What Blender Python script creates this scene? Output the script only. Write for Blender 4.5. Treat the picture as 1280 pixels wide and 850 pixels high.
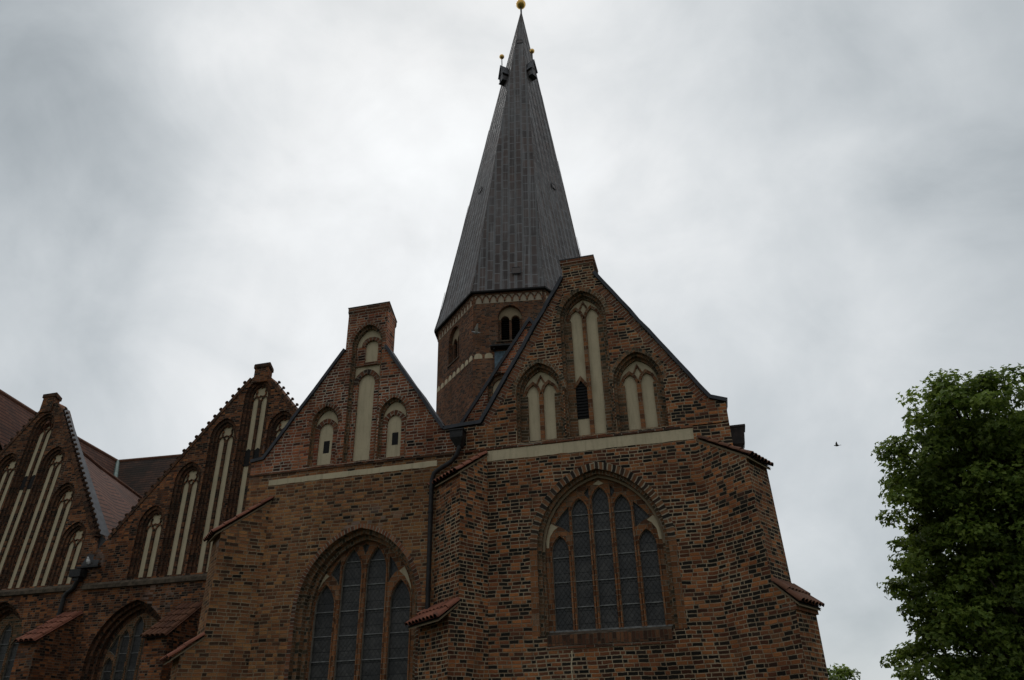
import bpy, math, random
from mathutils import Vector, Matrix
from mathutils.geometry import tessellate_polygon

random.seed(7)
for o in list(bpy.data.objects): bpy.data.objects.remove(o, do_unlink=True)
S = bpy.context.scene
COL = S.collection

# ------------------------------------------------------------------ camera
CAM = Vector((0, 0, 1.6))
RX = Vector((0.96629491, 0.25653593, -0.02152847))    # camera right
RD = Vector((-0.14051214, 0.45549538, -0.87907923))   # camera down
RF = Vector((-0.21570929, 0.8524748, 0.47618928))     # camera forward
cd = bpy.data.cameras.new('camera'); cam = bpy.data.objects.new('camera', cd); COL.objects.link(cam)
U, B = -RD, -RF
cam.matrix_world = Matrix(((RX.x, U.x, B.x, CAM.x), (RX.y, U.y, B.y, CAM.y), (RX.z, U.z, B.z, CAM.z), (0, 0, 0, 1)))
cd.sensor_fit = 'HORIZONTAL'; cd.sensor_width = 36; cd.lens = 929.0/1280*36
cd.clip_start = 0.1; cd.clip_end = 3000
S.camera = cam

def ray(px, py):
    return (RX*(px-640)+RD*(py-425)+RF*929.0)
def atz(px, py, z):
    d = ray(px, py); return CAM + d*((z-CAM.z)/d.z)
def aty(px, py, y):
    d = ray(px, py); return CAM + d*((y-CAM.y)/d.y)
def atd(px, py, dist):
    return CAM + ray(px, py).normalized()*dist

# ------------------------------------------------------------------ world
SUN_EL, SUN_AZ = 58, 335
W = bpy.data.worlds.new('World'); S.world = W; W.use_nodes = True
nt = W.node_tree; N = nt.nodes; Lk = nt.links
for n in list(N): N.remove(n)
def wn(t, **k):
    n = N.new(t)
    for a, b in k.items(): setattr(n, a, b)
    return n
out = wn('ShaderNodeOutputWorld'); bg = wn('ShaderNodeBackground'); bg.inputs[1].default_value = 0.1
Lk.new(bg.outputs[0], out.inputs[0])
sky = wn('ShaderNodeTexSky', sky_type='NISHITA', sun_disc=False)
sky.sun_elevation = math.radians(SUN_EL); sky.sun_rotation = math.radians(SUN_AZ)
tc = wn('ShaderNodeTexCoord')
def wm(op, a, b=None, c=None):
    n = wn('ShaderNodeMath', operation=op)
    for i, v in enumerate((a, b, c)):
        if v is None: continue
        if isinstance(v, (int, float)): n.inputs[i].default_value = v
        else: Lk.new(v, n.inputs[i])
    return n.outputs[0]
mp = wn('ShaderNodeMapping'); mp.inputs['Scale'].default_value = (1, 1, 1.15); mp.inputs['Location'].default_value = (3.1, 0.4, 1.2)
Lk.new(tc.outputs['Generated'], mp.inputs[0])
n1 = wn('ShaderNodeTexNoise'); n1.inputs['Scale'].default_value = 1.9; n1.inputs['Detail'].default_value = 7; n1.inputs['Roughness'].default_value = .5; n1.inputs['Distortion'].default_value = .7
Lk.new(mp.outputs[0], n1.inputs['Vector'])
n2 = wn('ShaderNodeTexNoise'); n2.inputs['Scale'].default_value = 5.0; n2.inputs['Detail'].default_value = 6; n2.inputs['Roughness'].default_value = .55; n2.inputs['Distortion'].default_value = .6
Lk.new(mp.outputs[0], n2.inputs['Vector'])
def lobe(px, py, width):     # soft bright or dark region of the cloud deck around one direction
    d = ray(px, py).normalized()
    v = wn('ShaderNodeVectorMath', operation='DOT_PRODUCT'); Lk.new(tc.outputs['Generated'], v.inputs[0]); v.inputs[1].default_value = d
    k = wm('SUBTRACT', 1.0, v.outputs['Value'])
    return wm('POWER', 2.718, wm('MULTIPLY', k, -1.0/width))
val = wm('ADD', 6.1, wm('MULTIPLY', wm('SUBTRACT', n1.outputs['Fac'], .5), 5.2))
val = wm('ADD', val, wm('MULTIPLY', wm('SUBTRACT', n2.outputs['Fac'], .5), 3.0))
for px, py, wd, am in ((470, 150, .04, 1.25), (270, 30, .006, 1.0), (760, 230, .05, 1.2), (330, 440, .03, 1.0), (1040, 300, .02, .7), (110, 170, .03, -.7), (40, 60, .02, -.7), (1220, 50, .03, -1.2), (1230, 340, .02, -.2), (60, 420, .02, .2), (1080, 760, .02, -.6)):
    val = wm('ADD', val, wm('MULTIPLY', lobe(px, py, wd), am))
n3 = wn('ShaderNodeTexNoise'); n3.inputs['Scale'].default_value = 9.0; n3.inputs['Detail'].default_value = 8; n3.inputs['Roughness'].default_value = .58; n3.inputs['Distortion'].default_value = .3
Lk.new(mp.outputs[0], n3.inputs['Vector'])
val = wm('ADD', val, wm('MULTIPLY', wm('SUBTRACT', n3.outputs['Fac'], .5), 1.0))
sp_ = wn('ShaderNodeSeparateXYZ'); Lk.new(tc.outputs['Generated'], sp_.inputs[0])     # overcast sky is darker towards the horizon
bk = wn('ShaderNodeMapRange', interpolation_type='SMOOTHSTEP'); Lk.new(sp_.outputs[1], bk.inputs[0])
for i_, v_ in enumerate((.25, -.35, 0., 1.)): bk.inputs[i_+1].default_value = v_
low = wm('SUBTRACT', 1.0, wm('MULTIPLY', bk.outputs[0], wm('MULTIPLY', .55, wm('SUBTRACT', 1.0, wm('MAXIMUM', sp_.outputs[2], 0.)))))
val = wm('MULTIPLY', wm('MAXIMUM', val, .8), low)
tint = wn('ShaderNodeMapRange'); Lk.new(val, tint.inputs[0])
for i_, v_ in enumerate((4.0, 8.0, 0., 1.)): tint.inputs[i_+1].default_value = v_
tf = tint.outputs[0]
cc = wn('ShaderNodeCombineColor')
Lk.new(wm('MULTIPLY', val, wm('ADD', .87, wm('MULTIPLY', tf, .105))), cc.inputs[0]); Lk.new(wm('MULTIPLY', val, wm('ADD', .955, wm('MULTIPLY', tf, .04))), cc.inputs[1]); Lk.new(wm('MULTIPLY', val, wm('ADD', 1.0, wm('MULTIPLY', tf, .0))), cc.inputs[2])
mx = wn('ShaderNodeMix', data_type='RGBA'); mx.inputs[0].default_value = .93
Lk.new(sky.outputs[0], mx.inputs[6]); Lk.new(cc.outputs[0], mx.inputs[7])
Lk.new(mx.outputs[2], bg.inputs[0])

sd = bpy.data.lights.new('sun', 'SUN'); sd.energy = .5; sd.angle = math.radians(25); sd.color = (1, .97, .93)
sun = bpy.data.objects.new('sun', sd); COL.objects.link(sun)
az = math.radians(SUN_AZ); el = math.radians(SUN_EL)
sdir = Vector((math.sin(az)*math.cos(el), math.cos(az)*math.cos(el), math.sin(el)))
sun.rotation_euler = sdir.to_track_quat('Z', 'Y').to_euler(); sun.location = (0, 0, 60)
S.view_settings.view_transform = 'Standard'; S.view_settings.look = 'None'
S.view_settings.exposure = .12; S.view_settings.gamma = 1

# ------------------------------------------------------------------ materials
class Mat:
    def __init__(s, name, rough=.85, metal=0, spec=.3):
        s.m = bpy.data.materials.new(name); s.m.use_nodes = True
        s.t = s.m.node_tree; s.p = s.t.nodes['Principled BSDF']
        s.p.inputs['Roughness'].default_value = rough; s.p.inputs['Metallic'].default_value = metal
        s.p.inputs['Specular IOR Level'].default_value = spec
    def n(s, t, **k):
        x = s.t.nodes.new(t)
        for a, b in k.items(): setattr(x, a, b)
        return x
    def put(s, v, sock):
        if isinstance(v, (int, float)): sock.default_value = v
        elif isinstance(v, tuple): sock.default_value = v if len(v) != 3 or len(sock.default_value) == 3 else (*v, 1)
        else: s.t.links.new(v, sock)
    def math(s, op, a, b=None, c=None):
        x = s.n('ShaderNodeMath', operation=op)
        for i, v in enumerate((a, b, c)):
            if v is not None: s.put(v, x.inputs[i])
        return x.outputs[0]
    def mix(s, f, a, b, blend='MIX'):
        x = s.n('ShaderNodeMix', data_type='RGBA', blend_type=blend)
        s.put(f, x.inputs[0]); s.put(a, x.inputs[6]); s.put(b, x.inputs[7]); return x.outputs[2]
    def noise(s, vec, scale, detail=4, rough=.5, dist=0):
        x = s.n('ShaderNodeTexNoise'); s.put(vec, x.inputs['Vector']) if vec is not None else None
        x.inputs['Scale'].default_value = scale; x.inputs['Detail'].default_value = detail
        x.inputs['Roughness'].default_value = rough; x.inputs['Distortion'].default_value = dist
        return x.outputs['Fac'], x.outputs['Color']
    def ramp(s, f, stops, interp='LINEAR'):
        x = s.n('ShaderNodeValToRGB'); x.color_ramp.interpolation = interp
        e = x.color_ramp.elements
        while len(e) < len(stops): e.new(.5)
        for i, (p, c) in enumerate(stops):
            e[i].position = p; e[i].color = (*c, 1)
        s.put(f, x.inputs[0]); return x.outputs[0]
    def rng(s, f, a, b, c, d):
        x = s.n('ShaderNodeMapRange', interpolation_type='SMOOTHSTEP'); s.put(f, x.inputs[0])
        for i, v in enumerate((a, b, c, d)): x.inputs[i+1].default_value = v
        return x.outputs[0]
    def uv(s):
        return s.n('ShaderNodeUVMap', uv_map='UVMap').outputs[0]
    def obj(s):
        return s.n('ShaderNodeTexCoord').outputs['Object']
    def bump(s, h, strength=.5, dist=.01):
        x = s.n('ShaderNodeBump'); x.inputs['Strength'].default_value = strength; x.inputs['Distance'].default_value = dist
        s.put(h, x.inputs['Height']); s.t.links.new(x.outputs[0], s.p.inputs['Normal'])
    def sep(s, v):
        x = s.n('ShaderNodeSeparateXYZ'); s.put(v, x.inputs[0]); return x.outputs
    def comb(s, a, b, c=0.):
        x = s.n('ShaderNodeCombineXYZ'); s.put(a, x.inputs[0]); s.put(b, x.inputs[1]); s.put(c, x.inputs[2]); return x.outputs[0]
    def wn(s, v):
        x = s.n('ShaderNodeTexWhiteNoise', noise_dimensions='3D'); s.put(v, x.inputs[0]); return x.outputs

def brick(name, stops, mortar, mortar2, course=.1, joint=.010, stain=.25, white=.0, seed=0., alt=None, period=.66):
    M = Mat(name, .95, 0, .08); UV = M.uv()
    wob, wobc = M.noise(UV, .9, 3, .5); w2, w2c = M.noise(UV, 9, 2)
    x, y, z = M.sep(UV)
    y = M.math('ADD', y, M.math('MULTIPLY', M.math('SUBTRACT', wob, .5), .10))
    y = M.math('ADD', y, M.math('MULTIPLY', M.math('SUBTRACT', w2, .5), .022))
    x = M.math('ADD', x, M.math('MULTIPLY', M.math('SUBTRACT', w2, .5), .02))
    yr = M.math('DIVIDE', y, course); row = M.math('FLOOR', yr); fv = M.math('SUBTRACT', yr, row)
    r = M.wn(M.comb(row, seed, 3.3))[0]
    jit = M.math('MULTIPLY', r, .22)
    half = M.math('MULTIPLY', M.math('MODULO', M.math('ABSOLUTE', row), 2.), .5)
    p = M.math('ADD', M.math('ADD', M.math('DIVIDE', x, period), half), jit)
    k = M.math('FLOOR', p); f = M.math('SUBTRACT', p, k)
    a = M.math('GREATER_THAN', f, .4); b = M.math('GREATER_THAN', f, .8)
    idx = M.math('ADD', M.math('MULTIPLY', k, 3.), M.math('ADD', a, b))
    d1 = M.math('ABSOLUTE', M.math('SUBTRACT', f, .4)); d2 = M.math('ABSOLUTE', M.math('SUBTRACT', f, .8))
    dh = M.math('MULTIPLY', M.math('MINIMUM', M.math('MINIMUM', d1, d2), M.math('MINIMUM', f, M.math('SUBTRACT', 1., f))), period)
    dv = M.math('MULTIPLY', M.math('MINIMUM', fv, M.math('SUBTRACT', 1., fv)), course)
    d = M.math('MINIMUM', dh, dv)
    fine, finec = M.noise(UV, 30, 3, .6)
    d = M.math('ADD', d, M.math('MULTIPLY', M.math('SUBTRACT', fine, .5), .010))
    jn, jc = M.noise(UV, .55, 3, .5)
    jw = M.rng(jn, .35, .65, joint*.75, joint*1.25)
    mask = M.math('SUBTRACT', 1., M.math('DIVIDE', M.math('SUBTRACT', d, M.math('MULTIPLY', jw, .6)), M.math('MULTIPLY', jw, .8)))
    mk = M.n('ShaderNodeClamp'); M.put(mask, mk.inputs[0]); mask = mk.outputs[0]
    rv = M.wn(M.comb(idx, row, seed)); rnd = rv[0]
    if alt: rnd = M.math('ADD', M.math('MULTIPLY', M.math('MODULO', M.math('ABSOLUTE', row), 2.), .55), M.math('MULTIPLY', rnd, .42))
    else:
        big = M.noise(UV, .35, 3, .6)[0]      # burnt bricks come in drifts
        rnd = M.math('ADD', rnd, M.math('MULTIPLY', M.math('SUBTRACT', big, .5), .5))
    col = M.ramp(rnd, stops)
    col = M.mix(M.math('MULTIPLY', rv[1] if False else M.wn(M.comb(row, idx, seed+5.))[0], .22), col, (.10, .07, .05))
    gv = M.rng(fine, .25, .75, .72, 1.2); gg = M.comb(gv, gv, gv); col = M.mix(1., col, gg, 'MULTIPLY')
    hz = M.noise(UV, .16, 5, .6, .3)[0]; hv = M.rng(hz, .34, .66, .66, 1.32); col = M.mix(1., col, M.comb(hv, hv, hv), 'MULTIPLY')
    if stain:
        st = M.noise(UV, .5, 6, .62, .3)[0]
        col = M.mix(M.rng(st, .5, .72, 0, stain), col, (.028, .021, .017))
    mcol = M.mix(M.rng(M.noise(UV, .8, 4, .6)[0], .40, .62, 0, 1), mortar, mortar2)
    mcol = M.mix(M.math('MULTIPLY', fine, .3), mcol, (.1, .08, .06))
    if white:
        wz = M.noise(UV, .45, 3, .5, .5)[0]
        wv = M.rng(wz, .6, .72, 0, white)
        br = M.math('MULTIPLY', wv, M.math('GREATER_THAN', M.wn(M.comb(idx, row, seed+9.))[0], .6))
        col = M.mix(br, col, (.26, .19, .16))
    fin = M.mix(mask, col, mcol)
    stk = M.noise(M.comb(M.math('MULTIPLY', x, 2.2), M.math('MULTIPLY', y, .22)), 1., 5, .65)[0]
    fin = M.mix(M.rng(stk, .54, .74, 0, .45), fin, (.035, .026, .018))
    M.put(fin, M.p.inputs['Base Color'])
    h = M.math('ADD', M.math('SUBTRACT', 1., mask), M.math('MULTIPLY', fine, .35))
    h = M.math('ADD', h, M.math('MULTIPLY', rnd, .25))
    M.bump(h, .8, .012)
    return M.m

BR = {}
BR['burnt'] = brick('burnt_brick', [(0, (.011, .012, .011)), (.30, (.022, .018, .015)), (.40, (.10, .036, .021)), (.58, (.195, .070, .034)), (.78, (.32, .112, .044)), (.93, (.44, .165, .06)), (1, (.22, .10, .05))], (.46, .345, .225), (.27, .19, .12), .1, .012, .3, 0, 1.)
BR['brown'] = brick('brown_brick', [(0, (.018, .014, .011)), (.09, (.06, .032, .02)), (.3, (.17, .070, .034)), (.6, (.28, .115, .050)), (.85, (.36, .165, .062)), (1, (.24, .11, .055))], (.34, .25, .155), (.22, .155, .095), .1, .0105, .2, .9, 2.)
BR['red'] = brick('red_brick', [(0, (.015, .012, .011)), (.12, (.08, .03, .02)), (.35, (.21, .062, .034)), (.6, (.30, .092, .044)), (.85, (.39, .135, .06)), (1, (.26, .10, .05))], (.50, .41, .32), (.27, .19, .13), .1, .012, .2, .3, 3.)
BR['aisle'] = brick('aisle_brick', [(0, (.010, .008, .008)), (.18, (.05, .022, .015)), (.4, (.12, .044, .022)), (.7, (.25, .084, .033)), (.9, (.35, .13, .047)), (1, (.17, .075, .038))], (.22, .16, .11), (.10, .07, .05), .1, .010, .55, .6, 4.)
BR['tower'] = brick('tower_brick', [(0, (.03, .024, .02)), (.2, (.085, .045, .03)), (.5, (.19, .075, .038)), (.8, (.27, .11, .05)), (1, (.18, .095, .06))], (.17, .14, .11), (.12, .09, .07), .1, .010, .5, .2, 5.)
BR['jamb'] = brick('moulded_brick', [(0, (.04, .04, .03)), (.25, (.10, .07, .04)), (.5, (.20, .10, .05)), (.8, (.28, .13, .06)), (1, (.20, .12, .07))], (.30, .24, .17), (.2, .15, .1), .1, .010, .25, 0, 6.)
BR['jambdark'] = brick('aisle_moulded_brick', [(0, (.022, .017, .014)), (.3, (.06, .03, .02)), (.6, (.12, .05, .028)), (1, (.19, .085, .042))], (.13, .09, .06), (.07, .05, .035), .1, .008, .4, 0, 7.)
BR['mull'] = brick('mullion_brick', [(0, (.10, .045, .025)), (.3, (.22, .09, .04)), (.7, (.31, .13, .055)), (1, (.26, .15, .09))], (.30, .25, .18), (.2, .15, .1), .14, .008, .2, 0, 8.)
BR['alt'] = brick('alternating_arch_brick', [(0, (.02, .02, .018)), (.35, (.05, .035, .027)), (.5, (.20, .085, .042)), (1, (.30, .14, .065))], (.38, .31, .22), (.28, .2, .14), .12, .014, .1, 0, 9., alt=True, period=3.1)
BR['verge'] = brick('verge_brick', [(0, (.04, .03, .025)), (.3, (.15, .055, .03)), (.7, (.22, .085, .045)), (1, (.26, .12, .065))], (.36, .31, .24), (.24, .19, .14), .105, .010, .2, 0, 10., period=1.2)

def plaster(name, c=(.58, .475, .315)):
    M = Mat(name, .95, 0, .1); UV = M.uv()
    a = M.noise(UV, 1.1, 5, .6)[0]; b = M.noise(UV, 14, 4, .6)[0]; c2 = M.noise(M.comb(M.math('MULTIPLY', M.sep(UV)[0], 6.), M.math('MULTIPLY', M.sep(UV)[1], .7)), 1.2, 4, .6)[0]
    col = M.mix(M.rng(a, .35, .7, 0, .55), c, tuple(x*.78 for x in c))
    col = M.mix(M.rng(c2, .47, .72, 0, .6), col, tuple(x*.62 for x in c))
    col = M.mix(M.rng(b, .5, .75, 0, .4), col, tuple(x*.7 for x in c))
    M.put(col, M.p.inputs['Base Color']); M.bump(M.math('ADD', b, M.math('MULTIPLY', a, 2.)), .5, .012)
    return M.m
PL = plaster('lime_plaster'); PL3 = plaster('dull_plaster', (.42, .34, .25)); PL2 = plaster('warm_plaster', (.30, .225, .145))

def simple(name, c, rough=.7, metal=0, var=.3, scale=6, bump=.2, spec=.3):
    M = Mat(name, rough, metal, spec); v = M.obj()
    a = M.noise(v, scale, 5, .6)[0]
    M.put(M.mix(M.rng(a, .3, .7, 0, 1), tuple(x*(1-var) for x in c), tuple(min(1, x*(1+var)) for x in c)), M.p.inputs['Base Color'])
    if bump: M.bump(a, bump, .01)
    return M.m
METAL = simple('dark_coping_metal', (.045, .045, .05), .5, .3, .25, 3)
PIPE = simple('dark_pipe_metal', (.022, .020, .019), .5, .2, .4, 8)
LEAD = simple('grey_lead', (.065, .068, .076), .55, .3, .25, 3)
VERDI = simple('green_copper', (.14, .19, .17), .7, 0, .3, 3)
SILL = simple('weathered_stone', (.085, .062, .042), .95, 0, .5, 5, .5)
BAR = simple('pale_iron_bar', (.20, .195, .185), .7, 0, .3, 9)
DARK = simple('dark_wood_and_hole_shade', (.012, .010, .009), .8, 0, .3, 9)  # wood, and also painted shade in tile mouths and vent holes
GOLD = simple('gilded_metal', (.75, .46, .14), .32, .9, .2, 6, 0)
BLUE = simple('faded_blue_paint', (.10, .145, .18), .6, 0, .3, 5)
BROWNM = simple('rusty_brown_metal', (.03, .02, .017), .6, .1, .5, 6)
PUTTY = simple('grey_putty', (.24, .21, .17), .9, 0, .3, 12)

def clay(name, c1, c2, c3):
    M = Mat(name, .8, 0, .25); v = M.obj(); a = M.noise(v, 3.5, 5, .6)[0]; UV = M.uv()
    x, y, z = M.sep(UV)
    r = M.wn(M.comb(M.math('FLOOR', x), M.math('FLOOR', y)))[0]
    col = M.mix(r, c1, c2); col = M.mix(M.rng(a, .48, .72, 0, .75), col, c3)
    M.put(col, M.p.inputs['Base Color']); M.bump(M.noise(v, 25, 4)[0], .3, .01)
    return M.m
TILE = clay('terracotta_tile', (.30, .115, .07), (.20, .07, .042), (.10, .05, .035))
TILE2 = clay('dark_terracotta_tile', (.17, .075, .04), (.12, .05, .03), (.05, .03, .02))

def plaintiles(name, c1, c2, cm, row=.17, wd=.18, stain=.5):
    M = Mat(name, .85, 0, .2); UV = M.uv(); x, y, z = M.sep(UV)
    yr = M.math('DIVIDE', M.math('ADD', y, M.math('MULTIPLY', M.noise(UV, .4, 2)[0], .25)), row); rr = M.math('FLOOR', yr); fv = M.math('SUBTRACT', yr, rr)
    xr = M.math('ADD', M.math('DIVIDE', x, wd), M.math('MULTIPLY', M.math('MODULO', M.math('ABSOLUTE', rr), 2.), .5)); k = M.math('FLOOR', xr); fh = M.math('SUBTRACT', xr, k)
    r = M.wn(M.comb(k, rr))[0]
    col = M.mix(r, c1, c2)
    col = M.mix(M.rng(M.noise(UV, .35, 6, .65, .4)[0], .42, .68, 0, stain), col, cm)
    gap = M.math('LESS_THAN', fv, .24)
    g2 = M.math('LESS_THAN', fh, .08)
    g = M.math('MAXIMUM', gap, M.math('MULTIPLY', g2, .6))
    col = M.mix(M.math('MULTIPLY', g, .9), col, (.012, .009, .008))
    M.put(col, M.p.inputs['Base Color']); M.bump(M.math('SUBTRACT', 1., fv), 1., .09)
    return M.m
ROOF = plaintiles('red_plain_tiles', (.17, .072, .045), (.11, .045, .03), (.05, .032, .025), .34, .3, .55)
ROOFD = plaintiles('weathered_dark_tiles', (.12, .06, .04), (.07, .042, .032), (.03, .027, .022), .34, .3, .8)

def spiremat():
    M = Mat('weathered_copper_sheet', .6, .35, .4); UV = M.uv(); x, y, z = M.sep(UV)
    cw, ch = .53, 1.0
    xr = M.math('DIVIDE', x, cw); k = M.math('FLOOR', xr); fh = M.math('SUBTRACT', xr, k)
    yr = M.math('ADD', M.math('DIVIDE', y, ch), M.wn(M.comb(k, 2.))[0]); rr = M.math('FLOOR', yr); fv = M.math('SUBTRACT', yr, rr)
    r = M.wn(M.comb(k, rr))[0]
    n = M.noise(UV, 1.6, 4, .6)[0]; nf = M.noise(UV, 6, 4, .6)[0]
    rim = M.mix(M.noise(UV, .5, 3)[0], (.085, .082, .082), (.165, .158, .155))
    core = M.mix(r, (.030, .020, .017), (.075, .046, .036))
    ex = M.math('MULTIPLY', M.math('MINIMUM', fh, M.math('SUBTRACT', 1., fh)), cw); ey = M.math('MULTIPLY', M.math('MINIMUM', fv, M.math('SUBTRACT', 1., fv)), ch*1.8)
    e = M.math('ADD', M.math('MINIMUM', ex, ey), M.math('MULTIPLY', M.math('SUBTRACT', nf, .5), .10))
    fade = M.rng(M.noise(UV, .14, 3)[0],   .33, .62, .7, 1)
    col = M.mix(M.math('MULTIPLY', M.rng(e, .03, .12, 0, 1), fade), rim, core)
    st = M.noise(M.comb(M.math('MULTIPLY', x, 3.5), M.math('MULTIPLY', y, .10)), 1., 5, .65)[0]
    col = M.mix(M.rng(st, .48, .68, 0, .6), col, (.21, .205, .205))
    ln = M.math('LESS_THAN', ex, .018); col = M.mix(M.math('MULTIPLY', ln, .5), col, (.02, .018, .018))
    M.put(col, M.p.inputs['Base Color'])
    M.put(M.rng(n, .3, .7, .42, .58), M.p.inputs['Roughness'])
    bmp = M.math('ADD', M.math('MULTIPLY', n, .6), M.math('MULTIPLY', r, .5)); M.bump(bmp, .35, .05)
    return M.m
SPIRE = spiremat()

def glassmat(dx=.13, dz=.17):
    M = Mat('leaded_glass', .3, 0, .35); UV = M.uv(); x, y, z = M.sep(UV)
    a = M.math('ADD', M.math('DIVIDE', x, dx), M.math('DIVIDE', y, dz)); b = M.math('SUBTRACT', M.math('DIVIDE', x, dx), M.math('DIVIDE', y, dz))
    fa = M.math('FRACT', a); fb = M.math('FRACT', b)
    da = M.math('MINIMUM', fa, M.math('SUBTRACT', 1., fa)); db = M.math('MINIMUM', fb, M.math('SUBTRACT', 1., fb))
    ln = M.rng(M.math('MINIMUM', da, db), .03, .075, 1, 0)
    r = M.wn(M.comb(M.math('FLOOR', a), M.math('FLOOR', b)))
    col = M.mix(r[0], (.042, .039, .036), (.080, .074, .068))
    col = M.mix(M.rng(M.noise(UV, 1.3, 3)[0], .4, .65, 0, .6), col, (.025, .024, .024)); col = M.mix(M.math('MULTIPLY', ln, .6), col, (.012, .012, .012))
    zf = M.math('FRACT', M.math('DIVIDE', y, .335)); zb = M.math('LESS_THAN', zf, .06)
    col = M.mix(M.math('MULTIPLY', zb, .9), col, (.008, .008, .008))
    M.put(col, M.p.inputs['Base Color'])
    M.put(M.rng(r[0], 0, 1, .3, .5), M.p.inputs['Roughness'])
    sx = M.sep(r[1])
    M.bump(M.math('ADD', M.math('MULTIPLY', r[0], .6), M.math('ADD', M.math('MULTIPLY', ln, .6), M.math('MULTIPLY', M.noise(UV, 7, 3)[0], .8))), .5, .03)
    return M.m
GLASS = glassmat()

# ------------------------------------------------------------------ mesh helpers
Z = Vector((0, 0, 1))
class MB:
    def __init__(s): s.v = []; s.f = []; s.uv = []; s.mi = []; s.mats = []
    def mat(s, m):
        if m not in s.mats: s.mats.append(m)
        return s.mats.index(m)
    def face(s, pts, m, uv=None):
        pts = [Vector(p) for p in pts]
        if uv is None:
            n = Vector((0, 0, 0))
            for i in range(len(pts)):
                a, b = pts[i], pts[(i+1) % len(pts)]; n += a.cross(b)
            if n.length < 1e-9: return
            n.normalize()
            t = Z.cross(n)
            if t.length < .05: t = Vector((1, 0, 0))
            t.normalize()
            if t.x < -1e-3 or (abs(t.x) <= 1e-3 and t.y < 0): t = -t
            b = n.cross(t)
            if b.z < 0: b = -b
            if abs(n.z) > .999: b = Vector((0, 1, 0))
            uv = [(p.dot(t), p.dot(b)) for p in pts]
        i = len(s.v); s.v += pts; s.f.append(list(range(i, i+len(pts)))); s.uv += uv; s.mi.append(s.mat(m))
    def build(s, name, parent=None, label=None, smooth=False):
        me = bpy.data.meshes.new(name); me.from_pydata([tuple(v) for v in s.v], [], s.f)
        l = me.uv_layers.new(name='UVMap')
        flat = [c for q in s.uv for c in q]; l.data.foreach_set('uv', flat)
        for m in s.mats: me.materials.append(m)
        me.polygons.foreach_set('material_index', s.mi)
        if smooth: me.polygons.foreach_set('use_smooth', [True]*len(me.polygons))
        me.update()
        o = bpy.data.objects.new(name, me); COL.objects.link(o)
        if parent: o.parent = parent
        if label: o['label'] = label
        return o
    def box(s, lo, hi, m):
        x0, y0, z0 = lo; x1, y1, z1 = hi
        P = lambda a, b, c: (x1 if a else x0, y1 if b else y0, z1 if c else z0)
        for q in (((0,0,0),(1,0,0),(1,0,1),(0,0,1)), ((1,1,0),(0,1,0),(0,1,1),(1,1,1)), ((0,1,0),(0,0,0),(0,0,1),(0,1,1)), ((1,0,0),(1,1,0),(1,1,1),(1,0,1)), ((0,0,1),(1,0,1),(1,1,1),(0,1,1)), ((0,1,0),(1,1,0),(1,0,0),(0,0,0))):
            s.face([P(*c) for c in q], m)
    def tube(s, path, r, m, n=10, cap=True):
        path = [Vector(p) for p in path]; rings = []
        for i, p in enumerate(path):
            d = (path[min(i+1, len(path)-1)]-path[max(i-1, 0)]).normalized()
            a = d.orthogonal().normalized() if i == 0 else (prev - d*prev.dot(d)).normalized()
            prev = a; b = d.cross(a); rr = r[i] if isinstance(r, (list, tuple)) else r
            rings.append([p+(a*math.cos(2*math.pi*k/n)+b*math.sin(2*math.pi*k/n))*rr for k in range(n)])
        for i in range(len(rings)-1):
            for k in range(n):
                s.face([rings[i][k], rings[i][(k+1) % n], rings[i+1][(k+1) % n], rings[i+1][k]], m)
        if cap: s.face(rings[0][::-1], m); s.face(rings[-1], m)
    def ball(s, c, r, m, n=12, sc=(1, 1, 1)):
        c = Vector(c); P = lambda i, j: c+Vector((math.sin(math.pi*i/n)*math.cos(2*math.pi*j/n)*r*sc[0], math.sin(math.pi*i/n)*math.sin(2*math.pi*j/n)*r*sc[1], math.cos(math.pi*i/n)*r*sc[2]))
        for i in range(n):
            for j in range(n):
                q = [P(i, j), P(i+1, j), P(i+1, j+1), P(i, j+1)]
                if i == 0: q = q[:3]
                elif i == n-1: q = [q[0], q[1], q[3]]
                s.face(q, m)

class Frame:
    """wall plane: u along the wall, z up, d depth into the wall (negative stands proud)"""
    def __init__(s, o, t, n_in, lean=0, lz=0):
        s.o = Vector((o[0], o[1], 0)); s.t = Vector((t[0], t[1], 0)).normalized(); s.n = Vector((n_in[0], n_in[1], 0)).normalized(); s.lean = lean; s.lz = lz
    def P(s, u, z, d=0):
        return s.o + s.t*u + Z*z + s.n*(d + s.lean*max(0, z-s.lz))

def clean(path):
    r = []
    for p in path:
        if not r or (abs(p[0]-r[-1][0])+abs(p[1]-r[-1][1])) > 1e-4: r.append(p)
    if len(r) > 2 and abs(r[0][0]-r[-1][0])+abs(r[0][1]-r[-1][1]) < 1e-4: r.pop()
    return r
def cap(mb, fr, outer, holes, d, m):
    loops = [[Vector((p[0], p[1], 0)) for p in clean(outer)]]+[[Vector((p[0], p[1], 0)) for p in clean(h)] for h in holes]
    tri = tessellate_polygon(loops); flat = [p for l in loops for p in l]
    for t in tri:
        P = [fr.P(flat[i].x, flat[i].y, d) for i in t]
        if (P[1]-P[0]).cross(P[2]-P[0]).length > 1e-8:
            mb.face(P, m, [(flat[i].x, flat[i].y) for i in t])
def sides(mb, fr, path, d0, d1, m, closed=True):
    n = len(path)
    for i in range(n if closed else n-1):
        a, b = path[i], path[(i+1) % n]
        mb.face([fr.P(*a, d0), fr.P(*b, d0), fr.P(*b, d1), fr.P(*a, d1)], m)
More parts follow.
